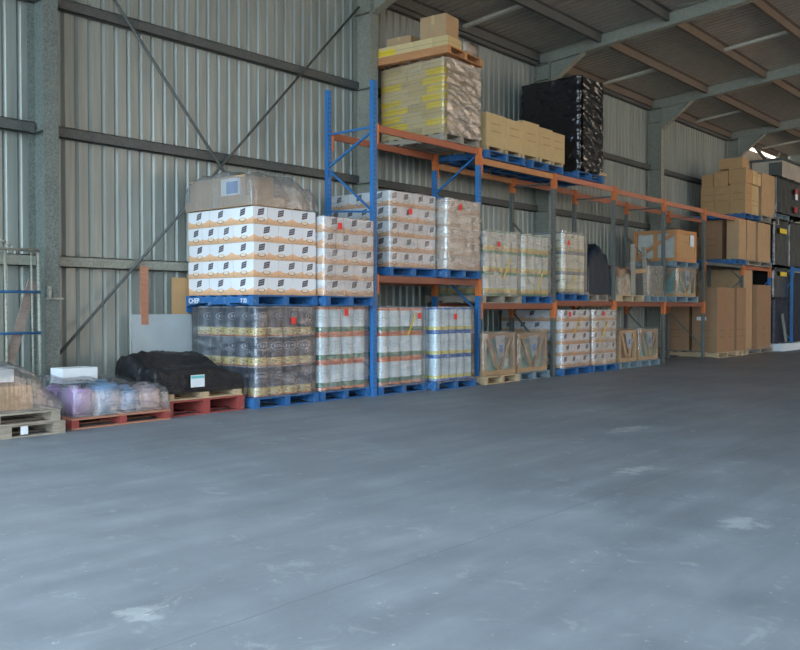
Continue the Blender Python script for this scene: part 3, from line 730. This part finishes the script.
piv = Vector((12.7, 10.1, 0)); RT = Matrix.Translation(piv + Vector((-.02, 0, 0))) @ Matrix.Rotation(.09, 4, 'Z') @ Matrix.Translation(-piv)
for o in list(C.objects):
    if o.parent is None and o.location.z > 5.78 and o.location.x < 13.4 and not o.get('kind'):
        o.location = RT @ o.location; o.rotation_euler.z += .09
# pale wooden-looking cartons on the second bay
spans = parts_of(13.5, 16.35, [.62, .6, .62, .5, .5])
dsc = ['leftmost', 'second', 'middle', 'fourth', 'rightmost']
for i, (a, e) in enumerate(spans):
    zz = [.62, .60, .66, .62, .60][i]
    o = boxobj('pale_carton', a + .003, e - .006, 9.4 + (.0 if i % 2 else .01), 10.2, 4.40, 4.40 + zz, M['kraft_pale'], '%s of the pale square cartons on the top beam' % dsc[i], 'carton', 'pale cartons on the top beam')
    bt = NB(); bx(bt, -(e - a) / 2 + .03, -(e - a) / 2 + .10, -.39, .39, -.085, -.002)
    bx(bt, (e - a) / 2 - .12, (e - a) / 2 - .05, -.39, .39, -.085, -.002)
    obj('skid', bt, M['wood'], o)
boxobj('pale_carton', 13.5, 14.1, 10.22, 10.7, 4.33, 5.0, M['kraft_pale'], 'pale carton behind leftmost pale carton on top beam', 'carton')
# black wrapped load
o = wrap(16.95, 17.9, 9.42, 10.8, 4.33, 6.36, M['film_black'], 'tall load wrapped in shiny black film on top beam', 21, amp=.035, res=.03, flare=.01, top=True, name='black_wrapped_load', cat='wrapped load', fold=.012)
sheet_panel(16.97, 17.88, 9.36, 4.36, 6.34, M['film_black'], 'crinkled black film layer', 5.1, amp=.035, res=.025, host=o)
boxobj('timber_offcut', 17.75, 18.08, 9.34, 9.42, 4.335, 4.40, M['wood'], 'short pale timber beside the black wrapped load', 'timber')

# ------------------------------------------------------------------ timber crates
def crate(x0, x1, y0, y1, z0, z1, label, style, group='timber crates'):
    sx, sy, h = x1 - x0, y1 - y0, z1 - z0; w = .085
    t = empty('timber_crate', ((x0 + x1) / 2, (y0 + y1) / 2, z0), label, 'crate', group)
    m = M['wood_orange'] if style == 'orange' else M['crate']
    for ax in (-1, 1):
        for ay in (-1, 1):
            b = NB(); px, py = ax * (sx / 2 - w / 2), ay * (sy / 2 - w / 2)
            bx(b, px - w / 2, px + w / 2, py - w / 2, py + w / 2, 0, h); obj('corner_post', b, m, t)
    for zz in (.045, h - .045):
        for ay in (-1, 1):
            b = NB(); yy = ay * (sy / 2 - .012); bx(b, -sx / 2 + w, sx / 2 - w, yy - .012, yy + .012, zz - .045, zz + .045); obj('rail', b, m, t)
        for ax in (-1, 1):
            b = NB(); xx = ax * (sx / 2 - .012); bx(b, xx - .012, xx + .012, -sy / 2 + w, sy / 2 - w, zz - .045, zz + .045); obj('rail', b, m, t)
    b = NB()
    bx(b, -sx / 2 + .09, sx / 2 - .09, -sy / 2 + .09, sy / 2 - .09, .03, h * .93)
    obj('inner_load', b, M['cream'] if style == 'orange' else (M['mint'] if style == 'mint' else M['paperbag']), t)
    if style == 'orange':
        b = NB(); bar(b, (-sx / 2 + .012, -sy / 2 + .08, h - .08), (-sx / 2 + .012, sy / 2 - .08, .12), .022, .09); obj('diagonal_board', b, m, t)
        b = NB(); bx(b, -sx / 2 - .0, -sx / 2 + .024, -.05, .05, .09, h - .09); obj('centre_board', b, m, t)
        b = NB(); bx(b, -sx / 2 + .09, sx / 2 - .09, -sy / 2 + .02, -sy / 2 + .04, .09, h - .09); s = obj('side_panel', b, M['kraft'], t); s['label'] = 'brown board panel'
    else:
        yy = -sy / 2 + .012
        for s in (-1, 1):
            b = NB(); bar(b, (s * sx * .36, yy, h - .08), (s * .045, yy, .10), .022, .085, up=(1, 0, 0)); obj('diagonal_board', b, m, t)
        b = NB(); bar(b, (-sx / 2 + .012, sy * .36, h - .08), (-sx / 2 + .012, .04, .10), .022, .085, up=(0, 1, 0)); obj('diagonal_board', b, m, t)
        b = NB(); bar(b, (-sx / 2 + .012, -sy * .36, h - .08), (-sx / 2 + .012, -.04, .10), .022, .085, up=(0, 1, 0)); obj('diagonal_board', b, m, t)
        b = NB()   # hanging white sheet, tapering down
        vs = [b.verts.new(p) for p in ((-.17, -sy / 2 - .012, h - .05), (.15, -sy / 2 - .010, h - .04), (.09, -sy / 2 - .03, h * .44), (-.08, -sy / 2 - .028, h * .40), (-.15, -sy / 2 - .02, h * .7), (.13, -sy / 2 - .02, h * .72))]
        b.faces.new((vs[0], vs[4], vs[5], vs[1])); b.faces.new((vs[4], vs[3], vs[2], vs[5]))
        bmesh.ops.solidify(b, geom=b.faces[:], thickness=.004)
        s = obj('hanging_sheet', b, M['white'], t); s['label'] = 'white paper sheet'
        b = NB(); bx(b, -.06, .05, -sy / 2 - .034, -sy / 2 - .031, h * .55, h * .72); s = obj('print_panel', b, M['blueprint'], t); s['label'] = 'printed panel'
    return t
pallet(13.25, 14.4, 9.25, 10.3, 0, M['wood'], 'pale wooden pallet under the left floor crate', group=None)
pallet(14.45, 15.6, 9.3, 10.3, 0, M['greypal'], 'grey-blue pallet under the second floor crate', group=None)
crate(13.3, 14.35, 9.32, 10.25, .15, .93, 'timber crate with V boards on pale pallet, second bay floor', 'mint')
crate(14.48, 15.55, 9.34, 10.25, .15, .90, 'timber crate with V boards on grey-blue pallet, second bay floor', 'mint')
wrap(13.3, 14.35, 9.32, 10.25, .28, .95, M['film'], 'clear film around upper part of left floor crate', 31, amp=.02)
wrap(14.48, 15.55, 9.34, 10.25, .28, .92, M['film'], 'clear film around upper part of second floor crate', 32, amp=.02)
pallet(18.7, 19.68, 9.3, 10.4, 0, M['greypal'], 'grey pallet under left crate, fourth bay floor', group=None)
pallet(19.72, 20.85, 9.3, 10.4, 0, M['greypal'], 'grey pallet under right crate, fourth bay floor', group=None)
crate(18.74, 19.62, 9.34, 10.35, .15, .88, 'brown crate with hanging sheet, left of pair, fourth bay floor', 'bag')
crate(19.76, 20.8, 9.34, 10.35, .15, .88, 'brown crate, right of pair, fourth bay floor', 'mint')
wrap(19.76, 20.8, 9.34, 10.35, .4, .92, M['film'], 'clear film over right crate on fourth bay floor', 33, amp=.03)
pallet(21.75, 23.25, 9.3, 10.6, 1.555, M['greypal'], 'grey pallet under lower window-sided crate on fifth bay shelf', group=None)
crate(21.95, 23.15, 9.34, 10.5, 1.70, 2.44, 'lower of two stacked crates on fifth bay shelf', 'mint')
pallet(21.75, 23.25, 9.3, 10.6, 2.46, M['greypal'], 'dark grey pallet between the two stacked shelf crates', group=None)
UC = crate(21.95, 23.2, 9.34, 10.55, 2.61, 3.42, 'upper orange-brown crate with pale window panels, fifth bay shelf', 'orange')
wrap(21.95, 23.15, 9.34, 10.5, 1.85, 2.46, M['film'], 'clear film around the lower stacked shelf crate', 34, amp=.03)
b = NB(); bx(b, -.12, .12, -.012, .0, 0, .3)
s = obj('document_pouch', b, M['white'], UC, (.3, -.61, .41)); s['label'] = 'white paper pouch'

# ------------------------------------------------------------------ lumpy covered loads
def drape(x0, x1, y0, y1, z0, hf, m, label, name, cat, seed=0, res=.04, rough_=.02, hang=0, fold=.02, mats=None):
    nx = max(6, int((x1 - x0) / res)); ny = max(6, int((y1 - y0) / res)); b = NB(); L = b.loops.layers.uv.verify(); g = []
    cx, cy = (x0 + x1) / 2, (y0 + y1) / 2
    for j in range(ny + 1):
        row = []
        for i in range(nx + 1):
            u = i / nx * 2 - 1; v = j / ny * 2 - 1
            # pull grid lines towards the rim so the sides are steep but well sampled
            uu = math.sin(u * PI / 2); vv = math.sin(v * PI / 2)
            q = noise.noise(Vector((uu * 2.2 + seed, vv * 2.2, seed))); q2 = noise.noise(Vector((uu * 7 + seed, vv * 7, 1))); q3 = noise.noise(Vector((uu * 16, vv * 5 + seed, 2)))
            rim = (1 - abs(u) ** 7) ** .55 * (1 - abs(v) ** 7) ** .55 if abs(u) < 1 and abs(v) < 1 else 0
            h = hf(uu, vv) * rim * (1 + .12 * q) + rough_ * (q2 + .5 * q3) * rim
            sxx = (x1 - x0) / 2 * uu * (1 + fold * q2) ; syy = (y1 - y0) / 2 * vv * (1 + fold * q2)
            row.append(b.verts.new((sxx, syy, max(0.002, h))))
        g.append(row)
    for j in range(ny):
        for i in range(nx):
            f = b.faces.new((g[j][i], g[j][i + 1], g[j + 1][i + 1], g[j + 1][i])); f.smooth = True
            for l, (a, c) in zip(f.loops, ((i, j), (i + 1, j), (i + 1, j + 1), (i, j + 1))): l[L].uv = (a * res + seed, c * res)
    return tag(obj(name, b, m, None, (cx, cy, z0)), label, cat)
# black covered load on the left
pallet(6.62, 7.9, 9.55, 10.7, 0, M['redpal'], 'red pallet under the black covered load', group=None, h=.20, bw=.11)
t = empty('pallet', (7.26, 10.2, .202), 'pale wooden pallet upturned under the black sheeting', 'pallet')
b = NB()
for k in range(6): bx(b, -.63, .63, -.62 + k * .225, -.62 + k * .225 + .11, 0, .02)
obj('deck', b, M['wood'], t)
for xx in (-.55, 0, .55):
    b = NB(); bx(b, xx - .06, xx + .06, -.62, .6, .021, .085); obj('bearer', b, M['wood'], t)
def hb(u, v): return .34 + .17 * max(0, min(1, (v + .3) * 1.6)) - .10 * max(0, u - .35) * 2
o = drape(6.5, 7.92, 9.6, 10.55, .29, hb, M['sheeting'], 'lumpy load under shiny black sheeting on red and wooden pallets', 'black_sheeted_load', 'covered load', 3, .035, .03, fold=.02)
b = NB(); bx(b, -.11, .11, -.004, .0, -.07, .09); s = obj('paper_label', b, M['white'], o, (-.08, -.50, .14)); s['label'] = 'white label with teal header'
b = NB(); bx(b, -.105, .105, -.006, -.004, .045, .08); obj('label_header', b, M['teal'], s)
# jerrycans on the low red pallet
pallet(5.26, 6.6, 9.42, 10.75, 0, M['wood_red'], 'low red pallet carrying plastic containers', group=None, h=.125, bw=.09, m2=M['redpal'])
def jerry(x, y, z, w, d, h, m, label, rz=0):
    t = empty('plastic_container', (x, y, z), label, 'plastic container', 'plastic containers on the red pallet', rz)
    b = NB(); bx(b, -w / 2, w / 2, -d / 2, d / 2, 0, h * .88)
    bmesh.ops.bevel(b, geom=b.edges[:], offset=.035, segments=3, affect='EDGES')
    for f in b.faces: f.smooth = True
    obj('body', b, m, t)
    b = NB(); bar(b, (-w * .28, 0, h * .95), (w * .12, 0, h * .95), .03, .025); bar(b, (-w * .28, 0, h * .85), (-w * .28, 0, h * .96), .03, .03); bar(b, (w * .12, 0, h * .85), (w * .12, 0, h * .96), .03, .03)
    obj('handle', b, m, t)
    b = NB(); lathe(b, [(.028, 0), (.028, .04), (.02, .045)], 14, cx=w * .32); obj('cap', b, M['jerry_cap'], t, (0, 0, h * .875))
    return t
jerry(5.50, 9.75, .127, .30, .40, .36, M['jerry_purple'], 'purple-tinted plastic container at left front of red pallet')
jerry(5.82, 9.70, .127, .29, .34, .42, M['jerry_blue'], 'tall blue plastic container, middle front of red pallet')
jerry(6.12, 9.68, .127, .24, .30, .33, M['jerry_blue'], 'smaller blue plastic container, third along red pallet')
jerry(6.42, 9.75, .127, .28, .36, .34, M['jerry_pink'], 'greyish pink plastic container at right end of red pallet')
jerry(5.50, 10.22, .127, .32, .42, .34, M['jerry_purple'], 'purple-tinted plastic container below the white carton')
jerry(5.86, 10.22, .127, .32, .42, .34, M['jerry_blue'], 'blue plastic container below right half of white carton')
boxobj('white_carton', 5.52, 5.98, 10.08, 10.38, .475, .66, M['white'], 'plain white carton on top of the plastic containers', 'carton')
drape(5.3, 6.62, 9.45, 10.7, .127, lambda u, v: .40 - .06 * u + .02 * v, M['film_bag'], 'crumpled clear plastic over the containers on red pallet', 'plastic_sheet', 'plastic sheet', 5, .05, .025)
# leftmost pallets
LP = pallet(3.75, 5.12, 9.3, 10.45, 0, M['wood_old'], 'weathered wooden pallet on floor at left edge', group=None, h=.14, bw=.14)
pallet(3.6, 5.05, 9.28, 10.45, .142, M['wood_old'], 'pale wooden pallet on another pallet at left edge', group=None, h=.13)
t = boxobj('paper_label', .165, .245, -.579, -.573, .03, .12, M['white'], parent=LP); t['label'] = 'small white label'
for k, (a, e, c, d, h, mm, ds) in enumerate(((3.8, 4.35, 9.5, 10.2, .30, 'kraft_dark', 'brown box under clear plastic at the left picture edge'), (4.38, 4.86, 9.55, 10.2, .26, 'kraft', 'brown box under clear plastic, nearer the column'), (4.1, 4.7, 9.65, 10.2, .14, 'white', 'pale box on top of brown boxes under clear plastic'))):
    z0 = .275 if k < 2 else .58
    boxobj('cardboard_box', a, e, c, d, z0, z0 + h, M[mm], ds, 'carton')
drape(3.55, 5.1, 9.32, 10.45, .273, lambda u, v: .52 * math.exp(-max(0, abs(u) - .35) ** 2 * 3.5), M['film_bag'], 'sagging clear plastic sheet over boxes at left edge', 'plastic_sheet', 'plastic sheet', 8, .05, .03)
# on top of the first carton stack
t = boxobj('flat_brown_carton', 7.98, 8.62, 9.52, 11.0, 2.825, 2.965, M['kraft_plain'], 'long flat brown carton on top of the front white stack', 'carton')
o = boxobj('cardboard_box', 8.03, 8.55, 9.68, 10.95, 2.97, 3.27, M['kraft_plain'], 'brown box with blue and white print atop the front stack', 'carton')
b = NB(); bx(b, -.263, -.2605, -.52, -.10, .03, .27); s = obj('printed_label', b, M['white'], o); s['label'] = 'white printed label'
b = NB(); bx(b, -.265, -.2632, -.48, -.22, .05, .22); obj('blue_picture', b, M['blueprint'], s)
b = NB(); bx(b, -.265, -.2632, -.545, -.525, .03, .25); q = obj('pink_strip', b, M['pinkprint'], o)
for i, (yy, xx, r) in enumerate(((9.62, 8.80, .065), (9.60, 9.02, .075), (9.75, 9.05, .06))):
    b = NB(); R = Matrix.Rotation(PI / 2, 4, 'X') @ Matrix.Identity(4)
    lathe(b, [(r, 0), (r, .55), (r * .75, .55), (r * .75, .02)], 18, R=Matrix.Rotation(-PI / 2, 4, 'X'))
    zz = 2.825 + r if i < 2 else 2.825 + .075 * 2 + .065
    tag(obj('cardboard_roll', b, M['kraft'], None, (xx, yy - (.05 if i < 2 else .1), zz)), ['left cardboard roll under grey film atop front stack', 'right cardboard roll under grey film atop front stack', 'upper cardboard roll under grey film atop front stack'][i], 'cardboard roll', 'cardboard rolls')
def ht(u, v):
    return .44 + .05 * math.sin(v * 4 + 1) - .26 * max(0, u - .1) ** 1.2 + .06 * math.exp(-((u - .25) ** 2 + (v + .2) ** 2) * 9)
drape(7.97, 9.26, 9.48, 11.03, 2.83, lambda u, v: ht(u, v) + .06, M['film_grey'], 'grey crumpled plastic film draped over boxes on front stack', 'plastic_sheet', 'plastic sheet', 2, .05, .03, fold=.015)

# dark lump, brown bundle and grey drum on the shelf of bays three and four
pallet(17.5, 18.5, 9.5, 10.6, 1.555, M['wood_old'], 'dark worn pallet under the dark covered lump', group=None)
drape(17.46, 18.52, 9.45, 10.6, 1.705, lambda u, v: 1.12 - .38 * abs(u) ** 1.5, simple('dark_blue_sheeting', (.018, .03, .05), .35, var=.3, bump=.6), 'dark blue-black covered lump on third bay shelf', 'covered_lump', 'covered load', 11, .04, .05)
pallet(18.7, 19.95, 9.3, 10.4, 1.555, M['wood'], 'pale wooden pallet on fourth bay shelf', group=None)
drape(18.72, 19.9, 9.5, 10.4, 1.702, lambda u, v: .70 - .22 * abs(u - .1) + .05 * math.sin(u * 9 + v * 3), M['paperbag'], 'crumpled brown paper bundle on pale pallet, fourth bay shelf', 'paper_bundle', 'bundle', 12, .05, .05)
drape(18.85, 19.7, 9.4, 9.75, 1.702, lambda u, v: .48 - .12 * u * u + .06 * math.sin(u * 6), simple('dull_cream_sack', (.46, .38, .28), .7, var=.25, scale=6, bump=.3), 'cream sack leaning in the brown bundle', 'sack', 'sack', 14, .04, .02)
t = empty('timber_brace', (19.6, 9.345, 1.702), 'two leaning timber planks joined by cross plank before brown bundle', 'timber')
for (xa, xb, za) in ((-.15, -.2, 1.2), (.52, .38, 1.16)):
    b = NB(); bar(b, (xa, 0, 0), (xb, .0, za), .025, .11, up=(0, 1, 0)); obj('plank', b, M['wood_old'], t)
b = NB(); bar(b, (-.2, -.026, .55), (.5, -.026, .60), .025, .1); obj('cross_plank', b, M['crate'], t)
pallet(20.2, 21.25, 9.3, 10.4, 1.555, M['greypal'], 'grey pallet under wrapped grey drum, fourth bay shelf', group=None)
b = NB(); lathe(b, [(.40, 0), (.42, .02), (.41, .25), (.42, .27), (.41, .5), (.42, .52), (.41, .68), (.30, .72)], 28)
tag(obj('drum', b, simple('grey_drum', (.20, .20, .21), .4, .2, .2), None, (20.72, 9.85, 1.702)), 'grey wrapped drum on fourth bay shelf', 'drum')
wrap(20.3, 21.15, 9.4, 10.3, 1.71, 2.45, M['film_hazy'], 'crumpled clear film around the grey drum', 41, amp=.04)

# ------------------------------------------------------------------ tall brown cartons at the far end
pallet(24.55, 26.05, 9.25, 10.95, 0, M['wood'], 'pale pallet under the nearest tall brown cartons', group=None)
pallet(26.08, 26.92, 9.25, 10.95, 0, M['wood'], 'pale pallet under second pair of tall brown cartons', group=None)
pallet(27.1, 29.35, 9.3, 10.95, 0, M['wood_old'], 'worn pallet under the far tall brown cartons', group=None)
TG = 'tall brown cartons on the floor'
def tall(x0, x1, y0, y1, z0, z1, label, m='kraft_dark', g=TG): return boxobj('tall_carton', x0, x1, y0, y1, z0, z1, M[m], label, 'carton', g)
ta = tall(24.6, 25.35, 9.3, 10.02, .15, 1.98, 'nearest tall brown floor carton, right of the dark gap')
b = NB(); bx(b, -.378, -.3755, -.05, .23, .9, 1.0); q = obj('paper_label', b, M['white'], ta); q['label'] = 'white paper label'
tall(24.6, 25.35, 10.12, 10.92, .15, 1.98, 'tall brown floor carton, left of the dark gap')
tall(25.38, 26.0, 9.32, 10.9, .15, 1.98, 'second tall brown floor carton along the front')
tall(26.12, 26.5, 9.3, 10.9, .15, 2.0, 'third tall brown floor carton along the front')
tall(26.53, 26.91, 9.31, 10.9, .15, 2.0, 'fourth tall brown floor carton along the front')
tall(27.2, 28.0, 9.5, 10.9, .15, 2.58, 'tallest brown floor carton, standing above its neighbours', 'kraft_plain')
tall(28.05, 29.3, 9.35, 10.9, .15, 2.12, 'farthest tall brown floor carton, beside the black loads')
for k, (x, z) in enumerate(((24.0, 0),)): pass
pallet(25.9, 26.92, 9.3, 10.9, 2.69, M['bluepal'], 'blue pallet under the near middle tier cartons', group=None)
pallet(27.05, 29.2, 9.3, 10.9, 2.69, M['wood_old'], 'worn pallet under the far middle tier carton', group=None)
MG = 'middle tier brown cartons'
tall(26.3, 26.91, 9.32, 9.68, 2.85, 4.02, 'middle tier brown carton nearest the grey post', 'kraft_plain', MG)
tall(26.3, 26.91, 9.82, 10.42, 2.85, 4.02, 'middle tier brown carton left of the black gap', 'kraft_dark', MG)
tall(27.08, 27.85, 9.35, 10.85, 2.85, 4.05, 'middle tier brown carton, second along front', 'kraft_plain', MG)
tall(28.05, 29.2, 9.35, 10.85, 2.85, 4.05, 'middle tier brown carton beside black loads', 'kraft_plain', MG)
pallet(26.7, 28.1, 9.3, 10.85, 4.09, M['bluepal'], 'blue pallet under the topmost brown cartons', group=None)
pallet(28.2, 29.9, 9.3, 10.85, 4.09, M['wood_old'], 'worn pallet under the lone tall top carton', group=None, h=.2)
UG = 'topmost brown cartons'
ys = parts_of(9.35, 10.72, [1, 1, .95])
for i, (a, e) in enumerate(ys):
    boxobj('tall_carton', 26.92, 27.5, a + .004, e - .004, 4.24, 5.1 if i else 5.16, M['kraft'], 'top tier brown carton, lower row, %s from near corner' % ['first', 'second', 'third'][i], 'carton', UG)
for i, (a, e) in enumerate(parts_of(27.52, 28.1, [1, 1])):
    boxobj('tall_carton', a, e - .004, 9.36, 9.9, 4.24, 5.14, M['kraft_pale'], 'narrow top tier carton on right face, %s one' % ['left', 'right'][i], 'carton', UG)
for i, (a, e, c, d, h) in enumerate(((26.9, 27.45, 9.33, 9.85, .44), (27.47, 27.85, 9.33, 9.8, .42), (27.87, 28.2, 9.33, 9.8, .36), (26.9, 27.45, 9.87, 10.3, .46), (26.9, 27.45, 10.32, 10.68, .39))):
    boxobj('brown_carton', a, e - .004, c, d, 5.165 if i < 3 else 5.105, 5.165 + h - (.0 if i < 3 else .06), M['kraft'] if i in (0, 3, 4) else M['kraft_pale'], 'small brown carton, upper row of top tier, %s' % ['near corner', 'front second', 'front third', 'left face second', 'left face third'][i], 'carton', UG)
boxobj('brown_carton', 26.92, 27.4, 9.45, 10.15, 5.61, 5.93, M['kraft'], 'highest brown carton alone on the top tier', 'carton')
tall(28.35, 29.6, 9.35, 10.2, 4.295, 5.62, 'lone tall carton right of the top tier', 'kraft_plain', None)
# black loads on blue racking, far right
for i, (z0, z1, lb) in enumerate(((.5, 2.62, 'dark'), (2.78, 4.3, 'middle'), (4.48, 5.62, 'top'))):
    pass
b = NB(); bx(b, 29.75, 34.2, 9.1, 9.98, 0, .24); tag(obj('concrete_plinth', b, M['white']), 'low white plinth at the foot of the black loads', 'plinth')
def blackload(x0, x1, z0, z1, label, seed, m=None):
    return wrap(x0, x1, 9.35, 9.97, z0, z1, m or M['film_black'], label, seed, amp=.03, res=.12, flare=.01, top=True, name='black_covered_load', cat='covered load')
a = blackload(29.55, 30.9, 2.8, 4.3, 'black covered load with yellow label, middle tier far right', 51)
b = NB(); bx(b, -.36, .36, -.004, 0, 0, .16); obj('yellow_label', b, M['yellow_label'], a, (-.02, -.40, 1.03))
a2 = blackload(31.08, 33.5, 2.8, 4.3, 'black covered load at right picture edge, middle tier', 52)
a = blackload(29.5, 30.9, 1.75, 2.72, 'black covered load with yellow label, lower tier far right', 53)
b = NB(); bx(b, -.33, .33, -.004, 0, 0, .14); obj('yellow_label', b, M['yellow_label'], a, (.05, -.40, .69))
a = blackload(29.6, 30.9, .26, 1.74, 'dark covered load low on white plinth', 54, simple('dark_navy_sheeting', (.02, .025, .05), .5, var=.5, bump=.8))
a = blackload(31.08, 33.5, .26, 2.6, 'dark covered load low at right picture edge', 56, simple('dark_navy_sheeting_b', (.02, .025, .05), .5, var=.5, bump=.8))
a = blackload(29.7, 33.5, 4.5, 5.7, 'topmost black covered load with red marks', 55)
for (x, z, w, h, m) in ((31.55 - 31.6, .75, .3, .16, 'red'), (-.05, .55, .26, .2, 'white'), (-.1, .12, .34, .2, 'red')):
    b = NB(); bx(b, -w / 2, w / 2, -.004, 0, 0, h); obj('marking', b, M[m], a, (x, -.405 + .0, z))
pallet(29.5, 30.95, 9.3, 10.5, 4.31, M['greypal'], 'grey pallet under the topmost black load', group=None)
b = NB(); bar(b, (30.45, 9.22, .3), (30.0, 9.22, 1.2), .05, .12); tag(obj('steel_strut', b, M['galv']), 'leaning grey metal arm before dark loads', 'arm')
# beige cabin behind
t = empty('cabin', (34.4, 10.6, 0), 'beige panelled cabin behind the black loads', 'cabin')
b = NB(); bx(b, -1.8, 1.8, -.55, .5, 0, 6.62); obj('walls', b, M['beige'], t)
b = NB(); bx(b, -1.88, 1.88, -.62, .53, 6.62, 6.7); obj('roof', b, M['galv_dark'], t)
b = NB(); bx(b, -1.84, -1.81, -.55, -.1, 5.6, 6.55); obj('shade_panel', b, M['galv_dark'], t)  # dark sheet added to paint the shading beside the cabin corner

# ------------------------------------------------------------------ leaning things at the left wall
b = NB(); R = Matrix.Rotation(-.05, 4, 'X'); bx(b, -.51, .51, -.008, .008, 0, 1.31, R=R)
tag(obj('board', b, M['greypanel'], None, (7.6, 10.98, .0)), 'pale grey board leaning on wall behind black covered load', 'board')
b = NB(); bx(b, -.06, .06, -.02, .02, 0, 2.0); tag(obj('timber_plank', b, M['wood_red'], None, (7.30, 11.05, 0)), 'reddish timber plank upright behind the pale grey board', 'plank')
b = NB(); bx(b, -.15, .15, -.01, .01, 0, 1.85); tag(obj('board', b, M['kraft'], None, (7.93, 11.06, 0)), 'narrow brown board against wall behind blue pallet end', 'board')
b = NB(); bar(b, (0, 0, .0), (.62, .22, 1.72), .12, .03, up=(0, 1, 0)); tag(obj('timber_plank', b, M['plank'], None, (4.88, 10.56, .02)), 'dark plank leaning against the metal grid by first column', 'plank')
t = empty('metal_grid', (4.9, 10.62, 0), 'steel tube grid with curved top leaning left of first column', 'metal grid')
def tubepart(nm, pts, r, m):
    b = NB()
    for p, q in zip(pts, pts[1:]): tube(b, p, q, r, 8)
    obj(nm, b, m, t)
tubepart('vertical_tube', [(.62, 0, 0), (.62, .05, 2.13)], .022, M['galv'])
tubepart('vertical_tube', [(.53, 0, 0), (.53, .05, 2.13)], .014, M['galv'])
tubepart('vertical_tube', [(.2, 0, 0), (.2, .05, 2.12)], .02, M['galv'])
tubepart('vertical_tube', [(-.9, 0, 0), (-.9, .05, 2.12)], .022, M['galv'])
for z, m in ((2.12, 'galv'), (1.6, 'blue'), (1.09, 'blue'), (.5, 'galv')): tubepart('cross_tube', [(-.9, .0 + z * .023 - .03, z), (.62, z * .023 - .03, z)], .017, M[m])
tubepart('curved_tube', [(-.1 + .42 * math.cos(a), .03, 2.06 + .2 * math.sin(a)) for a in [PI * k / 12 for k in range(13)]], .02, M['galv'])
b = NB(); bx(b, -.12, .12, -.03, 0, -.012, .012); bx(b, -.09, -.06, -.05, 0, .0, .16)
tag(obj('bracket', b, M['galv'], None, (XC[1] + .02, 10.748, 1.52)), 'small metal bracket on the first steel column', 'bracket')

# ------------------------------------------------------------------ daylight, camera
w = bpy.data.worlds.new('daylight'); sc.world = w; w.use_nodes = True; nt = w.node_tree; nt.nodes.clear()
out = nt.nodes.new('ShaderNodeOutputWorld'); bg = nt.nodes.new('ShaderNodeBackground'); tc = nt.nodes.new('ShaderNodeTexCoord')
sp = nt.nodes.new('ShaderNodeSeparateXYZ'); nt.links.new(tc.outputs['Generated'], sp.inputs[0])
mr = nt.nodes.new('ShaderNodeMapRange'); mr.inputs[1].default_value = -1; mr.inputs[2].default_value = .3
nt.links.new(sp.outputs[0], mr.inputs[0])
mx = nt.nodes.new('ShaderNodeMix'); mx.data_type = 'RGBA'
mx.inputs[6].default_value = (.78, 1.08, 1.32, 1); mx.inputs[7].default_value = (.50, .40, .34, 1)
nt.links.new(mr.outputs[0], mx.inputs[0]); nt.links.new(mx.outputs[2], bg.inputs[0]); nt.links.new(bg.outputs[0], out.inputs[0])
bg.inputs[1].default_value = 6.0

sun = bpy.data.lights.new('sun', 'SUN'); so = bpy.data.objects.new('sun', sun); C.objects.link(so)
sun.energy = 40; sun.color = (1, .83, .62); sun.angle = .01
so.rotation_euler = Vector((-.25, -.75, -1.25)).to_track_quat('-Z', 'Y').to_euler()
f = 885.0; th = math.atan(754 / f); pit = math.atan(17 / f)
c, s = math.cos(th), math.sin(th)
F = Vector((c * math.cos(pit), s * math.cos(pit), -math.sin(pit))); Rr = Vector((s, -c, 0)); U = Rr.cross(F)
cam = bpy.data.cameras.new('camera'); co = bpy.data.objects.new('camera', cam); C.objects.link(co)
cam.sensor_width = 36; cam.lens = f * 36 / 800; cam.clip_end = 200
co.matrix_world = Matrix(((Rr.x, U.x, -F.x, 0), (Rr.y, U.y, -F.y, 0), (Rr.z, U.z, -F.z, 1.4), (0, 0, 0, 1)))
sc.camera = co
sc.view_settings.view_transform = 'Standard'; sc.view_settings.look = 'None'; sc.view_settings.gamma = 1
sc.view_settings.use_curve_mapping = False; sc.view_settings.exposure = 0.08
sc.cycles.transparent_max_bounces = 24; sc.cycles.max_bounces = 10; sc.cycles.diffuse_bounces = 6
sc.cycles.use_denoising = True
